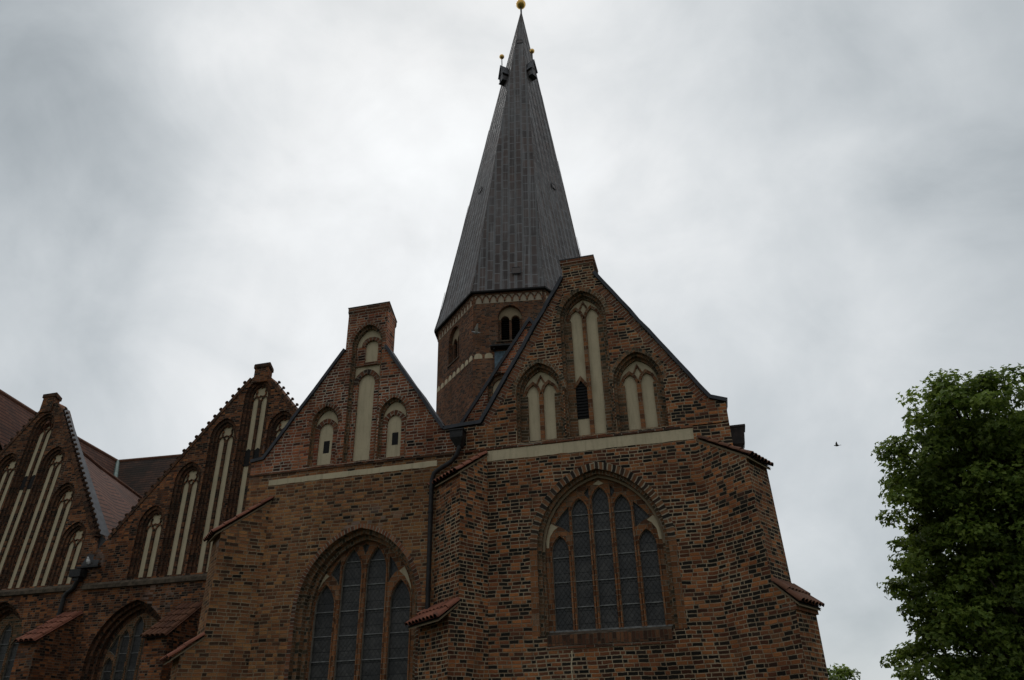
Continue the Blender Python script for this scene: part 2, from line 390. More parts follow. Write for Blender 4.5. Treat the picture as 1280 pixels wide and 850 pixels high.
def slab(mb, fr, outer, holes, d0, d1, m, back=True, hole_sides=True):
    cap(mb, fr, outer, holes, d0, m)
    if back: cap(mb, fr, outer, holes, d1, m)
    sides(mb, fr, clean(outer), d0, d1, m)
    if hole_sides:
        for h in holes: sides(mb, fr, clean(h), d0, d1, m)

def arch(c, z0, zs, a, zap, w=0., n=9):
    """open path: foot left, spring, pointed apex, spring, foot right; w offsets it outwards"""
    r = zap-zs; R = (a*a+r*r)/(2*a); k = R-a
    R2 = R+w
    th = math.acos(max(-1, min(1, k/R2)))
    L = [(c-a-w, z0)]+[(c+k-R2*math.cos(th*i/n), zs+R2*math.sin(th*i/n)) for i in range(n+1)]
    Rr = [(2*c-x, z) for x, z in L[::-1]]
    return L+Rr[1:]
def plen(path):
    s = [0]
    for a, b in zip(path, path[1:]): s.append(s[-1]+math.hypot(b[0]-a[0], b[1]-a[1]))
    return s
def ring(mb, fr, A, Bp, d, m, lo=0, hi=None):
    """face between two matching open paths, courses radial"""
    s = plen(A); z0 = A[0][1]; hi = hi or len(A)-1; tot = s[-1]
    for i in range(lo, hi):
        w0 = math.hypot(A[i][0]-Bp[i][0], A[i][1]-Bp[i][1]); w1 = math.hypot(A[i+1][0]-Bp[i+1][0], A[i+1][1]-Bp[i+1][1])
        mb.face([fr.P(*A[i], d), fr.P(*Bp[i], d), fr.P(*Bp[i+1], d), fr.P(*A[i+1], d)], m,
                [(A[0][0]+.05, z0+s[i]), (A[0][0]+.05-w0, z0+s[i]), (A[0][0]+.05-w1, z0+s[i+1]), (A[0][0]+.05, z0+s[i+1])])
def reveal(mb, fr, A, d0, d1, m, lo=0, hi=None):
    s = plen(A); z0 = A[0][1]; hi = hi or len(A)-1
    for i in range(lo, hi):
        mb.face([fr.P(*A[i], d0), fr.P(*A[i+1], d0), fr.P(*A[i+1], d1), fr.P(*A[i], d1)], m,
                [(d0+.3, z0+s[i]), (d0+.3, z0+s[i+1]), (d1+.3, z0+s[i+1]), (d1+.3, z0+s[i])])
def wavy(path, amp=.02, step=.45, seed=1):
    rd = random.Random(seed); out = [path[0]]
    for a, b in zip(path, path[1:]):
        n = max(1, int(math.hypot(b[0]-a[0], b[1]-a[1])/step))
        for i in range(1, n): out.append((a[0]+(b[0]-a[0])*i/n+rd.uniform(-amp, amp), a[1]+(b[1]-a[1])*i/n+rd.uniform(-amp, amp)))
        out.append(b)
    return out
def strip(mb, fr, path, w, d0, d1, m, closed=False):
    """flat bar of width w that follows a path in the wall plane, from depth d0 to d1"""
    n = len(path); off = []
    for i in range(n):
        if closed: a, b = path[i-1], path[(i+1) % n]
        else: a, b = path[max(i-1, 0)], path[min(i+1, n-1)]
        dx, dz = b[0]-a[0], b[1]-a[1]; l = math.hypot(dx, dz) or 1
        nx, nz = -dz/l, dx/l; k = 1.
        if 0 < i < n-1 or closed:
            p, q = path[i-1], path[(i+1) % n]; c = path[i]
            v1 = Vector((c[0]-p[0], c[1]-p[1])).normalized() if (c[0]-p[0], c[1]-p[1]) != (0, 0) else Vector((1, 0))
            v2 = Vector((q[0]-c[0], q[1]-c[1])).normalized() if (q[0]-c[0], q[1]-c[1]) != (0, 0) else Vector((1, 0))
            k = min(2.2, 1/max(.3, math.sqrt(max(0, (1+v1.dot(v2))/2))))
        off.append(((c0 := path[i])[0]+nx*w/2*k, c0[1]+nz*w/2*k, c0[0]-nx*w/2*k, c0[1]-nz*w/2*k))
    s = plen(path+[path[0]] if closed else path); z0 = path[0][1]
    for i in range(n if closed else n-1):
        j = (i+1) % n; A, Bq = off[i], off[j]; s1 = s[i+1]
        mb.face([fr.P(A[0], A[1], d0), fr.P(Bq[0], Bq[1], d0), fr.P(Bq[2], Bq[3], d0), fr.P(A[2], A[3], d0)], m, [(.02, z0+s[i]), (.02, z0+s1), (w+.02, z0+s1), (w+.02, z0+s[i])])
        for k in (0, 2):
            mb.face([fr.P(A[k], A[k+1], d0), fr.P(Bq[k], Bq[k+1], d0), fr.P(Bq[k], Bq[k+1], d1), fr.P(A[k], A[k+1], d1)], m, [(.02, z0+s[i]), (.02, z0+s1), (.02+abs(d1-d0), z0+s1), (.02+abs(d1-d0), z0+s[i])])
    if not closed:
        for A in (off[0], off[-1]): mb.face([fr.P(A[0], A[1], d0), fr.P(A[2], A[3], d0), fr.P(A[2], A[3], d1), fr.P(A[0], A[1], d1)], m)

def tile_cap(name, parent, eave0, eave_dir, width, up, rows, pitch=.21, m=None, label=None):
    """monk and nun roof: eave0 = eave corner, eave_dir unit, up = full slope vector from eave to top"""
    mb = MB(); e = Vector(eave_dir).normalized(); upv = Vector(up); u = upv.normalized(); L = upv.length
    n = e.cross(u).normalized()
    if n.z < 0: n = -n
    nc = max(1, round(width/pitch)); pt = width/nc; rl = L/rows; r = pt*.46
    o = Vector(eave0); m = m or TILE
    rd = random.Random(len(name)+int(width*100))
    mb.face([o, o+e*width, o+e*width+upv, o+upv], m, [(.5, .5)]*4)
    for c in range(nc):
        for k in range(rows):
            b0 = o+e*(pt*(c+.5)+rd.uniform(-.008, .008))+u*(k*rl-.05); b1 = b0+u*(rl+.06); h0 = .035; h1 = .008
            r0, r1 = r*1.06, r*.88; prev = None; uvq = [(c+.5, k+.5)]*4
            ring0 = []; ring1 = []
            for a in range(8):
                t = math.pi*a/7
                ring0.append(b0-e*r0*math.cos(t)+n*(h0+r0*.95*math.sin(t))); ring1.append(b1-e*r1*math.cos(t)+n*(h1+r1*.95*math.sin(t)))
            for a in range(7): mb.face([ring0[a], ring0[a+1], ring1[a+1], ring1[a]], m, uvq)
            # thickness of the tile mouth
            inn = [b0-e*(r0-.018)*math.cos(math.pi*a/7)+n*(h0+(r0*.95-.018)*math.sin(math.pi*a/7)) for a in range(8)]
            for a in range(7): mb.face([ring0[a], ring0[a+1], inn[a+1], inn[a]], m, uvq)
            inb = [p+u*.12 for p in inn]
            for a in range(7): mb.face([inn[a], inn[a+1], inb[a+1], inb[a]], DARK, uvq)  # near-black faces paint the shade inside the hollow tile
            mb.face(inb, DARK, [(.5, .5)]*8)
        if c < nc:   # nun tiles between
            b0 = o+e*(pt*c)-u*.03; mb.face([b0-e*pt*.2+n*.02, b0+e*pt*.2+n*.02, b0+e*pt*.2+n*.012+upv, b0-e*pt*.2+n*.012+upv], m, [(c+.5, .5)]*4)
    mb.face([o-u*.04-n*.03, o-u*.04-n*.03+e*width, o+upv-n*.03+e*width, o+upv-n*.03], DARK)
    return mb.build(name, parent, label)

# ------------------------------------------------------------------ ground
M = Mat('grass', .95); v = M.obj(); a = M.noise(v, .6, 6, .6)[0]; b_ = M.noise(v, 30, 3)[0]
M.put(M.mix(M.rng(a, .35, .65, 0, 1), (.035, .055, .018), (.075, .075, .035)), M.p.inputs['Base Color']); M.bump(b_, .8, .05); GRASS = M.m
M = Mat('cobble_paving', .9); v = M.obj(); vo = M.n('ShaderNodeTexVoronoi', feature='DISTANCE_TO_EDGE'); vo.inputs['Scale'].default_value = 8; M.put(v, vo.inputs['Vector'])
M.put(M.mix(M.rng(vo.outputs['Distance'], .03, .1, 0, 1), (.03, .028, .025), (.10, .092, .085)), M.p.inputs['Base Color']); M.bump(M.rng(vo.outputs['Distance'], 0, .2, 0, 1), .6, .03); COBBLE = M.m
def struct(name, pts, m):
    mb = MB(); mb.face(pts, m); o = mb.build(name); o['kind'] = 'structure'; return o
struct('ground', [(-1500, -1500, 0), (1500, -1500, 0), (1500, 1500, 0), (-1500, 1500, 0)], GRASS)
struct('path', [(-60, -1, .004), (60, -1, .004), (60, 9, .004), (-60, 9, .004)], COBBLE)

# ------------------------------------------------------------------ the church
church = bpy.data.objects.new('church', None); COL.objects.link(church); church.location = (0, 0, 0)
church['label'] = 'red brick Gothic church with steep gables, buttresses and a tall pointed spire'; church['category'] = 'church'
FY = 20.5
FA = Frame((0, FY), (1, 0), (0, 1))          # chapel front
BY = 29.0
FB = Frame((0, BY), (1, 0), (0, 1))          # aisle front, further back
GLZ = .07
FG = Frame((0, BY), (1, 0), (0, 1), GLZ, 8.3)

def traceried_window(parent, fr, name, label, c, a, z0, zs, zap, orders, odepth, d_tr, lights, voids, bars, mring, mjamb, patches=(), plaster_arch=False, foot=True, mm=None):
    """hole path returned; orders = widths of stepped orders from outside in"""
    w = sum(orders)
    mb = MB(); paths = [arch(c, z0, zs, a, zap, w)]; d = 0.
    hole = paths[0]
    for i, ow in enumerate(orders):
        w -= ow; p = arch(c, z0, zs, a, zap, w)
        if i == 0 and mring is not None:
            if mring is BR['alt']:
                ring(mb, fr, p, paths[-1], d, mring, 1, len(p)-2); ring(mb, fr, p, paths[-1], d, BR['mull'], 0, 1); ring(mb, fr, p, paths[-1], d, BR['mull'], len(p)-2)
            else: ring(mb, fr, p, paths[-1], d, mring)
            paths.append(p)
        else:
            paths.append(p); reveal(mb, fr, paths[-2], d, d+odepth, mjamb)
            d += odepth; ring(mb, fr, p, paths[-2], d, PL2 if (plaster_arch and i == len(orders)-1) else mjamb, 1 if (plaster_arch and i == len(orders)-1) else 0, len(p)-2 if (plaster_arch and i == len(orders)-1) else None)
            if plaster_arch and i == len(orders)-1:
                ring(mb, fr, p, paths[-2], d, mjamb, 0, 1); ring(mb, fr, p, paths[-2], d, mjamb, len(p)-2)
    reveal(mb, fr, paths[-1], d, d_tr+.3, mjamb)
    mb.build('arch_moulding', parent)
    inner = paths[-1]
    mb = MB(); lp = []
    for (lc, la, l0, ls, lz) in lights: lp.append(arch(lc, l0, ls, la, lz, 0, 6))
    holes = lp+[v for v in voids]
    MM = mm or BR['mull']
    cap(mb, fr, inner, holes, d_tr, MM)
    for h in holes: sides(mb, fr, clean(h), d_tr, d_tr+.13, PUTTY)
    for (lc, la, l0, ls, lz), h in zip(lights, lp):      # roll moulding round each light
        strip(mb, fr, arch(lc, l0, ls, la, lz, .035, 6), .035, d_tr-.035, d_tr+.02, MM)
    mb.build('tracery', parent)
    for h in holes:
        g = MB(); cap(g, fr, h, [], d_tr+.10, GLASS); g.build('pane', parent)
    for (lc, la, l0, ls, lz) in lights:
        for bz in bars:
            if l0+.1 < bz < ls+(lz-ls)*.6:
                g = MB(); hw = la if bz < ls else la*.8
                A = [(lc-hw, bz-.013), (lc+hw, bz-.013), (lc+hw, bz+.013), (lc-hw, bz+.013)]
                slab(g, fr, A, [], d_tr+.06, d_tr+.09, BAR); g.build('saddle_bar', parent)
    for pt in patches:
        g = MB(); slab(g, fr, pt, [], d_tr-.02, d_tr+.01, PL); g.build('plaster_patch', parent)
    return hole

def part(name, label=None):
    o = bpy.data.objects.new(name, None); COL.objects.link(o); o.parent = church
    if label: o['label'] = label
    return o

# ---- right chapel: lower wall and window
ZS = 9.41
w = part('window', 'five-light window with plain lattice glass in the right chapel')
lt = []
for i in range(5):
    zz = (6.72, 7.76, 8.04, 7.76, 6.72)[i]; lt.append((-2.81+.612*(i-2), .235, 4.2, zz-.42, zz))
voidL = [(-4.27, 7.02), (-3.86, 7.44), (-3.74, 7.58), (-3.74, 6.86), (-3.95, 6.92), (-4.14, 7.02)]
voidL = [(-4.18, 7.06), (-3.96, 7.34), (-3.74, 7.55), (-3.74, 6.80), (-3.90, 6.93), (-4.06, 7.02)]
voidR = [(-5.62-x, z) for x, z in voidL][::-1]
v3 = [(-3.26, 7.92), (-3.12, 8.08), (-3.12, 7.72), (-3.2, 7.8)]; v4 = [(-5.62-x, z) for x, z in v3][::-1]
patL = [(-4.43, 6.42), (-4.42, 6.75), (-4.33, 7.02), (-4.26, 7.10), (-4.08, 6.98), (-4.2, 6.9), (-4.32, 6.72), (-4.36, 6.42)]
patR = [(-5.62-x, z) for x, z in patL][::-1]
holeR = traceried_window(w, FA, 'w', '', -2.81, 1.64, 4.05, 6.3, 8.30, [.21, .10, .07], .15, .42, lt, [voidL, voidR, v3, v4], (4.80, 5.47, 6.14, 6.82, 7.3), BR['alt'], BR['jamb'], [patL, patR, [(-2.98, 8.14), (-2.81, 8.24), (-2.66, 8.14), (-2.81, 8.1)]], True)
mb = MB()
P = FA.P
# sloping sill with stone edge
x0, x1 = -4.42, -1.18
mb.face([P(x0, 4.2, .5), P(x1, 4.2, .5), P(x1, 4.05, -.05), P(x0, 4.05, -.05)], SILL)
mb.face([P(x0, 4.05, -.05), P(x1, 4.05, -.05), P(x1, 3.79, -.05), P(x0, 3.79, -.05)], BR['jambdark'], [(4.05, x0), (4.05, x1), (3.79, x1), (3.79, x0)])
mb.face([P(x0, 3.79, -.05), P(x1, 3.79, -.05), P(x1, 3.79, .02), P(x0, 3.79, .02)], SILL)
for x in (x0, x1): mb.face([P(x, 4.2, .5), P(x, 4.05, -.05), P(x, 3.79, -.05), P(x, 3.79, .5)], SILL)
mb.box((x0-.03, FY-.035, 3.72), (x1+.03, FY+.02, 3.789), BR['verge'])
mb.box((-4.46, FY+.405, 4.165), (-1.16, FY+.5, 4.215), BAR)
mb.build('window_sill', w)
mb = MB()
wallR = [(-6.05, 0), (1.07, 0), (1.07, ZS), (-6.05, ZS)]
cap(mb, FA, wallR, [holeR], 0, BR['burnt'])
mb.face([(1.07, FY, 0), (1.07, FY+8.5, 0), (1.07, FY+8.5, ZS), (1.07, FY, ZS)], BR['burnt'])
# filling under the jambs between foot of ring and sill
slab(mb, FA, [(-6.05, 0), (-6.04, 0), (-6.04, .01), (-6.05, .01)], [], .0, .3, BR['burnt'])
mb.build('chapel_wall', church, 'lower wall of the right chapel with many dark burnt bricks')
# blocked plaster band
mb = MB(); slab(mb, FA, [*wavy([(-6.05, 9.03), (.05, 9.035)], .012, .22, 5), *wavy([(.05, 9.36), (-6.05, 9.36)], .004, .4, 6)], [], -.012, .01, PL); mb.build('plaster_band', church, 'pale plaster band under the right gable')
mb = MB(); slab(mb, FA, [*wavy([(-13.38, 9.03), (-7.65, 9.07)], .012, .2, 7), *wavy([(-7.65, 9.25), (-13.38, 9.2)], .008, .25, 8)], [], -.01, .01, PL); mb.build('plaster_band', church, 'thin pale plaster band under the left stepped gable')
mb = MB()
for (a0, a1) in ((-6.9, .06),):
    slab(mb, FA, [(a0, 9.385), (a1, 9.385), (a1, 9.445), (a0, 9.445)], [], -.035, .02, BR['verge'])
mb.build('string_course', church)
mb = MB(); slab(mb, FA, [(-14.14, 9.385), (-6.9, 9.385), (-6.9, 9.445), (-14.14, 9.445)], [], -.035, .02, BR['jambdark']); mb.build('string_course', church)

mb = MB(); strip(mb, FA, [(-3.80, 3.66), (-3.79, 3.5), (-3.83, 3.3), (-3.81, 2.9)], .03, -.004, .01, PL); mb.build('lime_streak', church)
# ---- blind niches
def niche(parent, fr, c, a, z0, zs, zap, orders, od, plaster_d, mj, name='blind_niche', fill=None, ringm=None):
    """stepped blind niche; returns the hole path"""
    w = sum(orders); mb = MB(); prev = arch(c, z0, zs, a, zap, w); hole = prev; d = 0.
    for ow in orders:
        w -= ow; p = arch(c, z0, zs, a, zap, w)
        reveal(mb, fr, prev, d, d+od, mj); d += od; ring(mb, fr, p, prev, d, mj); prev = p
    reveal(mb, fr, prev, d, plaster_d, mj)
    cap(mb, fr, prev, [], plaster_d, fill or mj)
    if ringm:
        p0 = arch(c, z0, zs, a, zap, sum(orders), 9); p1 = arch(c, z0, zs, a, zap, sum(orders)+.13, 9); ring(mb, fr, p0, p1, -.005, ringm, 1, len(p0)-2)
    # sloped foot
    lo, hi = hole[0][0], hole[-1][0]
    mb.face([fr.P(lo, z0-.06, -.02), fr.P(hi, z0-.06, -.02), fr.P(hi, z0+.06, plaster_d+.001), fr.P(lo, z0+.06, plaster_d+.001)], SILL)
    mb.build(name, parent)
    return hole

def lancet_rib(mb, fr, c, a, zs, zap, w, d0, d1, m):
    pts = arch(c, zs-.02, zs, a, zap, 0, 5); strip(mb, fr, pts, w, d0, d1, m)

# right gable
Gr = []
gr = part('gable', 'tall gable of the right chapel with three plastered blind niches')
NZ = 9.52
# twin-stripe niches
def twin(parent, fr, c, half, z0, zs, zap, orders, od, pd, mj, sw, mw, zpan, zl, dark=None, shift=0):
    h = niche(parent, fr, c, half, z0, zs, zap, orders, od, pd, mj, fill=PL, ringm=BR['jamb'])
    # side jamb brick strips, centre mullion, tympanum slab with two pointed cut-outs
    mb = MB(); e = pd
    jw = (2*half-2*sw-mw)/2
    slab(mb, fr, [(c-half, z0), (c-half+jw, z0), (c-half+jw, zl), (c-half, zl)], [], e-.07, e, mj, back=False)
    slab(mb, fr, [(c+half-jw, z0), (c+half, z0), (c+half, zl), (c+half-jw, zl)], [], e-.07, e, mj, back=False)
    strip(mb, fr, [(c, z0), (c, zl+.02)], mw, e-.08, e, BR['mull'] if mj is BR['jamb'] else mj)
    cw = mw/2+sw/2
    for s in (-1, 1):
        cc_ = c+s*(cw)
        ap = zpan-.0
        eo = half-.03 if s > 0 else cw-.0; ei = half-.03 if s < 0 else cw
        lo_, hi_ = (c-half+.04, c-.0) if s < 0 else (c+.0, c+half-.04)
        strip(mb, fr, [(lo_, zl), (lo_+(cc_-lo_)*.42, zl+(ap-zl)*.66), (cc_, ap), (cc_+(hi_-cc_)*.58, zl+(ap-zl)*.66), (hi_, zl)], .085, e-.075, e, BR['mull'] if mj is BR['jamb'] else mj)
    mb.build('niche_ribs', parent)
    return h, cw
holes = []
for (c, half, zs, zap, zl, ap) in ((-4.365, .59, 11.1, 11.95, 11.12, 11.55), (-1.335, .59, 11.05, 11.88, 11.07, 11.48)):
    h, cw = twin(gr, FA, c, half, NZ, zs, zap, [.08, .07], .13, .34, BR['jamb'], .36, .13, ap, zl); holes.append(h)
    mb = MB()   # diamond of brick in the head
    strip(mb, FA, [(c-.17, ap-.12), (c, ap+.22), (c+.17, ap-.12)], .05, .30, .34, BR['mull'])
    mb.build('head_diamond', gr)
h, cw = twin(gr, FA, -2.845, .59, NZ, 13.5, 14.35, [.08, .07], .13, .34, BR['jamb'], .36, .13, 14.02, 13.58); holes.append(h)
mb = MB(); c = -2.845; ap = 14.02
strip(mb, FA, [(c-.17, ap-.12), (c, ap+.22), (c+.17, ap-.12)], .05, .30, .34, BR['mull'])
mb.build('head_diamond', gr)
mb = MB()   # lintel cusps over the dark opening
cc_ = -2.845-.245
strip(mb, FA, [(cc_-.22, 11.2), (cc_-.1, 11.35), (cc_, 11.5), (cc_+.1, 11.35), (cc_+.2, 11.2)], .09, .24, .34, BR['mull'])
mb.build('cusped_lintel', gr)
mb = MB(); cap(mb, FA, arch(cc_, 10.17, 11.15, .19, 11.42, 0, 6), [], .325, DARK)
for k in range(11): mb.box((cc_-.18, FY+.29, 10.25+.1*k), (cc_+.18, FY+.315, 10.31+.1*k), DARK)
mb.build('louvre', gr, 'black louvred opening in the left stripe of the tall niche')
gp = [(-6.9, 9.445), (1.07, 9.445), (1.07, 10.03), (.65, 10.17), (-2.38, 15.03), (-2.38, 15.3), (-3.40, 15.3), (-3.40, 15.03), (-6.22, 10.25), (-6.9, 10.22)]
mb = MB(); cap(mb, FA, gp, holes, 0, BR['burnt']); sides(mb, FA, gp, 0, .6, BR['burnt']); cap(mb, FA, gp, [], .6, BR['burnt'])
mb.build('gable_wall', gr)
mb = MB()
slab(mb, FA, [(-3.404, 14.9), (-2.376, 14.9), (-2.376, 15.52), (-3.404, 15.52)], [], -.003, .9, BR['burnt'])
slab(mb, FA, [(-3.43, 15.52), (-2.35, 15.52), (-2.35, 15.62), (-3.43, 15.62)], [], -.03, .93, BR['verge'])
slab(mb, FA, [(-3.46, 15.62), (-2.32, 15.62), (-2.32, 15.76), (-3.46, 15.76)], [], -.06, .96, BR['verge'])
slab(mb, FA, [(-3.47, 15.76), (-2.31, 15.76), (-2.31, 15.79), (-3.47, 15.79)], [], -.075, .97, METAL)
mb.build('pinnacle', gr)
mb = MB()   # brick on edge along the verges
for a_, b_2 in (((-6.12, 10.2), (-3.52, 14.55)), ((.48, 10.2), (-2.26, 14.58))):
    strip(mb, FA, [a_, b_2], .21, -.004, .02, BR['verge'])
mb.build('verge_course', gr)
mb = MB()
for pth in ([(-7.46, 10.27), (-6.27, 10.33), (-3.43, 15.13)], [(-2.36, 15.13), (.66, 10.25), (1.12, 10.08)]):
    mb = MB(); strip(mb, FA, wavy(pth, .014), .11, -.07, .62, METAL); mb.build('coping', gr)

# ---- left chapel
gl = part('gable', 'stepped gable of the left chapel with a chimney-like brick head')
w = part('window', 'four-light window set in a deep moulded arch in the left chapel')
lt = [(-11.31, .31, 1.6, 5.25, 5.90), (-10.50, .31, 1.6, 6.2, 6.92), (-9.70, .31, 1.6, 6.2, 6.92), (-8.89, .31, 1.6, 5.25, 5.90)]
vL = [(-11.20, 6.20), (-11.08, 6.42), (-10.90, 6.64), (-10.90, 5.86), (-11.0, 6.02), (-11.12, 6.15)]; vR = [(-20.2-x, z) for x, z in vL][::-1]
vT = [(-10.22, 6.98), (-10.1, 7.06), (-9.98, 6.98), (-10.1, 6.72)]
pL_ = [(-11.66, 5.35), (-11.63, 5.72), (-11.52, 6.05), (-11.40, 6.28), (-11.24, 6.16), (-11.42, 6.0), (-11.58, 5.75), (-11.66, 5.5)]; pR_ = [(-20.2-x, z) for x, z in pL_][::-1]
holeL = traceried_window(w, FA, 'w', '', -10.02, 1.66, 1.6, 5.1, 7.15, [.13, .12, .12], .22, .60, lt, [vL, vR, vT], (2.4, 3.1, 3.77, 4.45, 5.13, 5.85, 6.55), BR['verge'], BR['jamb'], [pL_, pR_])
mb = MB(); x0, x1 = -12.1, -8.1
mb.face([P(x0, 1.6, .7), P(x1, 1.6, .7), P(x1, 1.35, -.05), P(x0, 1.35, -.05)], SILL); mb.face([P(x0, 1.35, -.05), P(x1, 1.35, -.05), P(x1, 1.2, -.05), P(x0, 1.2, -.05)], SILL)
mb.build('window_sill', w)
mb = MB()
cap(mb, FA, [(-14.12, 0), (-6.05, 0), (-6.05, 9.385), (-14.12, 9.385)], [holeL], 0, BR['brown'])
mb.face([(-14.12, FY, 0), (-14.12, BY, 0), (-14.12, BY, 9.95), (-14.12, FY, 9.95)], BR['brown'])
mb.build('chapel_wall', church, 'lower wall of the left chapel in brown brick')
holes = []
# side niches, each an outer plastered arch with a smaller brick arch inside
for (c, off, hz) in ((-11.60, 0, 10.19), (-9.20, .02, 10.2)):
    h = niche(gl, FA, c, .40, 9.53, 10.95, 11.50, [.08], .13, .2, BR['jamb'], fill=PL, ringm=BR['verge']); holes.append(h)
    mb = MB()
    slab(mb, FA, [(c-.40, 9.55), (c-.25, 9.55), (c-.25, 10.72), (c-.40, 10.72)], [], .15, .22, BR['red'], back=False)
    slab(mb, FA, [(c+.25, 9.55), (c+.40, 9.55), (c+.40, 10.72), (c+.25, 10.72)], [], .15, .22, BR['red'], back=False)
    p = arch(c, 10.7, 10.72, .25, 11.02, 0, 7); q_ = arch(c, 10.7, 10.72, .25, 11.02, .16, 7)
    ring(mb, FA, p, q_, .14, BR['verge']); reveal(mb, FA, p, .14, .21, BR['verge']); reveal(mb, FA, q_, .14, .21, BR['verge'])
    mb.build('inner_arch', gl)
    mb = MB(); slab(mb, FA, [(c-.07, hz-.2), (c+.14, hz-.2), (c+.14, hz+.22), (c-.07, hz+.22)], [], .195, .30, DARK); mb.build('vent_hole', gl)  # dark slab on the plaster paints the shade of a hole
# tall centre niche
c = -10.30
h = niche(gl, FA, c, .47, 9.53, 13.75, 14.40, [.09], .12, .24, BR['jamb'], fill=PL, ringm=BR['verge']); holes.append(h)
mb = MB()
slab(mb, FA, [(c-.47, 9.55), (c-.30, 9.55), (c-.30, 12.3), (c-.47, 12.3)], [], .17, .25, BR['red'], back=False)
slab(mb, FA, [(c+.29, 9.55), (c+.47, 9.55), (c+.47, 12.3), (c+.29, 12.3)], [], .17, .25, BR['red'], back=False)
p = arch(c, 12.28, 12.3, .30, 12.66, 0, 7); q_ = arch(c, 12.28, 12.3, .30, 12.66, .17, 7)
ring(mb, FA, p, q_, .16, BR['verge']); reveal(mb, FA, p, .16, .25, BR['verge']); reveal(mb, FA, q_, .16, .25, BR['verge'])
slab(mb, FA, [(c-.46, 12.98), (c-.14, 12.98), (c-.14, 13.72), (c-.46, 13.72)], [], .17, .25, BR['red'], back=False)
slab(mb, FA, [(c+.33, 12.98), (c+.46, 12.98), (c+.46, 13.72), (c+.33, 13.72)], [], .17, .25, BR['red'], back=False)
slab(mb, FA, [(c-.14, 12.98), (c+.33, 12.98), (c+.33, 13.08), (c-.14, 13.08)], [], .14, .25, BR['verge'], back=False)
p = arch(c+.095, 13.7, 13.72, .235, 13.92, 0, 7); q_ = arch(c+.095, 13.7, 13.72, .235, 13.92, .13, 7)
ring(mb, FA, p, q_, .15, BR['verge']); reveal(mb, FA, p, .15, .25, BR['verge']); reveal(mb, FA, q_, .15, .25, BR['verge'])
mb.build('inner_arch', gl)
gp = [(-14.12, 9.445), (-6.9, 9.445), (-6.9, 10.22), (-7.44, 10.22), (-9.61, 13.43), (-9.61, 15.0), (-11.1, 15.0), (-11.1, 13.55), (-13.71, 9.93), (-14.12, 9.88)]
mb = MB(); cap(mb, FA, gp, holes, 0, BR['red']); sides(mb, FA, gp, 0, .6, BR['red']); cap(mb, FA, gp, [], .6, BR['red']); mb.build('gable_wall', gl)
mb = MB()
slab(mb, FA, [(-11.104, 13.0), (-11.10, 13.0), (-11.1, 15.0), (-11.104, 15.0)], [], 0, .6, BR['red'])
FS = Frame((0, FY), (1, 0), (-.215, .977))
def rect(a, b, c, d): return [(a, c), (b, c), (b, d), (a, d)]
FS2 = Frame((.22, FY), (1, 0), (-.36, .93)); slab(mb, FS2, rect(-11.098, -9.612, 12.5, 15.0), [], .645, 1.46, BR['red'])
slab(mb, FS, rect(-11.115, -9.592, 15.0, 15.06), [], -.012, 1.39, BR['verge'])
for k in range(15): slab(mb, FS, rect(-11.10+k*.1, -11.05+k*.1, 14.92, 15.0), [], -.012, .0, BR['verge'])
slab(mb, FS, rect(-11.13, -9.578, 15.06, 15.25), [], -.03, 1.41, BR['verge'])
slab(mb, FS, rect(-11.15, -9.56, 15.25, 15.275), [], -.045, 1.43, METAL)
mb.build('gable_head', gl)
mb = MB()
for pth in ([(-14.14, 9.92), (-13.70, 9.98), (-11.12, 13.62)], [(-9.60, 13.52), (-7.46, 10.27)]): 
    mb = MB(); strip(mb, FA, wavy(pth, .014, .5, 4), .10, -.07, .62, METAL); mb.build('coping', gl)

# chapel roofs behind the two gables
mb = MB()
for (xa, za, xr, zr, xb, zb) in ((-13.9, 9.8, -10.35, 14.2, -7.0, 10.0), (-6.5, 10.0, -2.89, 14.9, 1.0, 9.9)):
    for y0, y1 in ((FY+.55, 32.),):
        mb.face([(xa, y0, za-.1), (xr, y0, zr-.35), (xr, y1, zr-.35), (xa, y1, za-.1)], ROOF)
        mb.face([(xr, y0, zr-.35), (xb, y0, zb-.1), (xb, y1, zb-.1), (xr, y1, zr-.35)], ROOF)
mb.build('chapel_roof', church)
# the small rear gable peeping over the left verge of the right gable
gb = part('gable', 'small rear gable rising behind the left verge of the right gable')
F3 = Frame((0, 23.5), (1, 0), (0, 1))
c3 = aty(630, 474, 23.5)
h = niche(gb, F3, c3.x, .48, 11.6, 12.9, 13.28, [.14], .12, .2, BR['jamb'], fill=PL)
gp = [(-9.2, 9.6), (-1.2, 9.6), (-5.25, 15.45)]
mb = MB(); cap(mb, F3, gp, [h], 0, BR['red']); sides(mb, F3, gp, 0, .5, BR['red']); cap(mb, F3, gp, [], .5, BR['red']); mb.build('gable_wall', gb)
mb = MB(); strip(mb, F3, [(-9.25, 9.62), (-5.25, 15.5), (-1.2, 9.62)], .11, -.07, .55, METAL); mb.build('coping', gb)

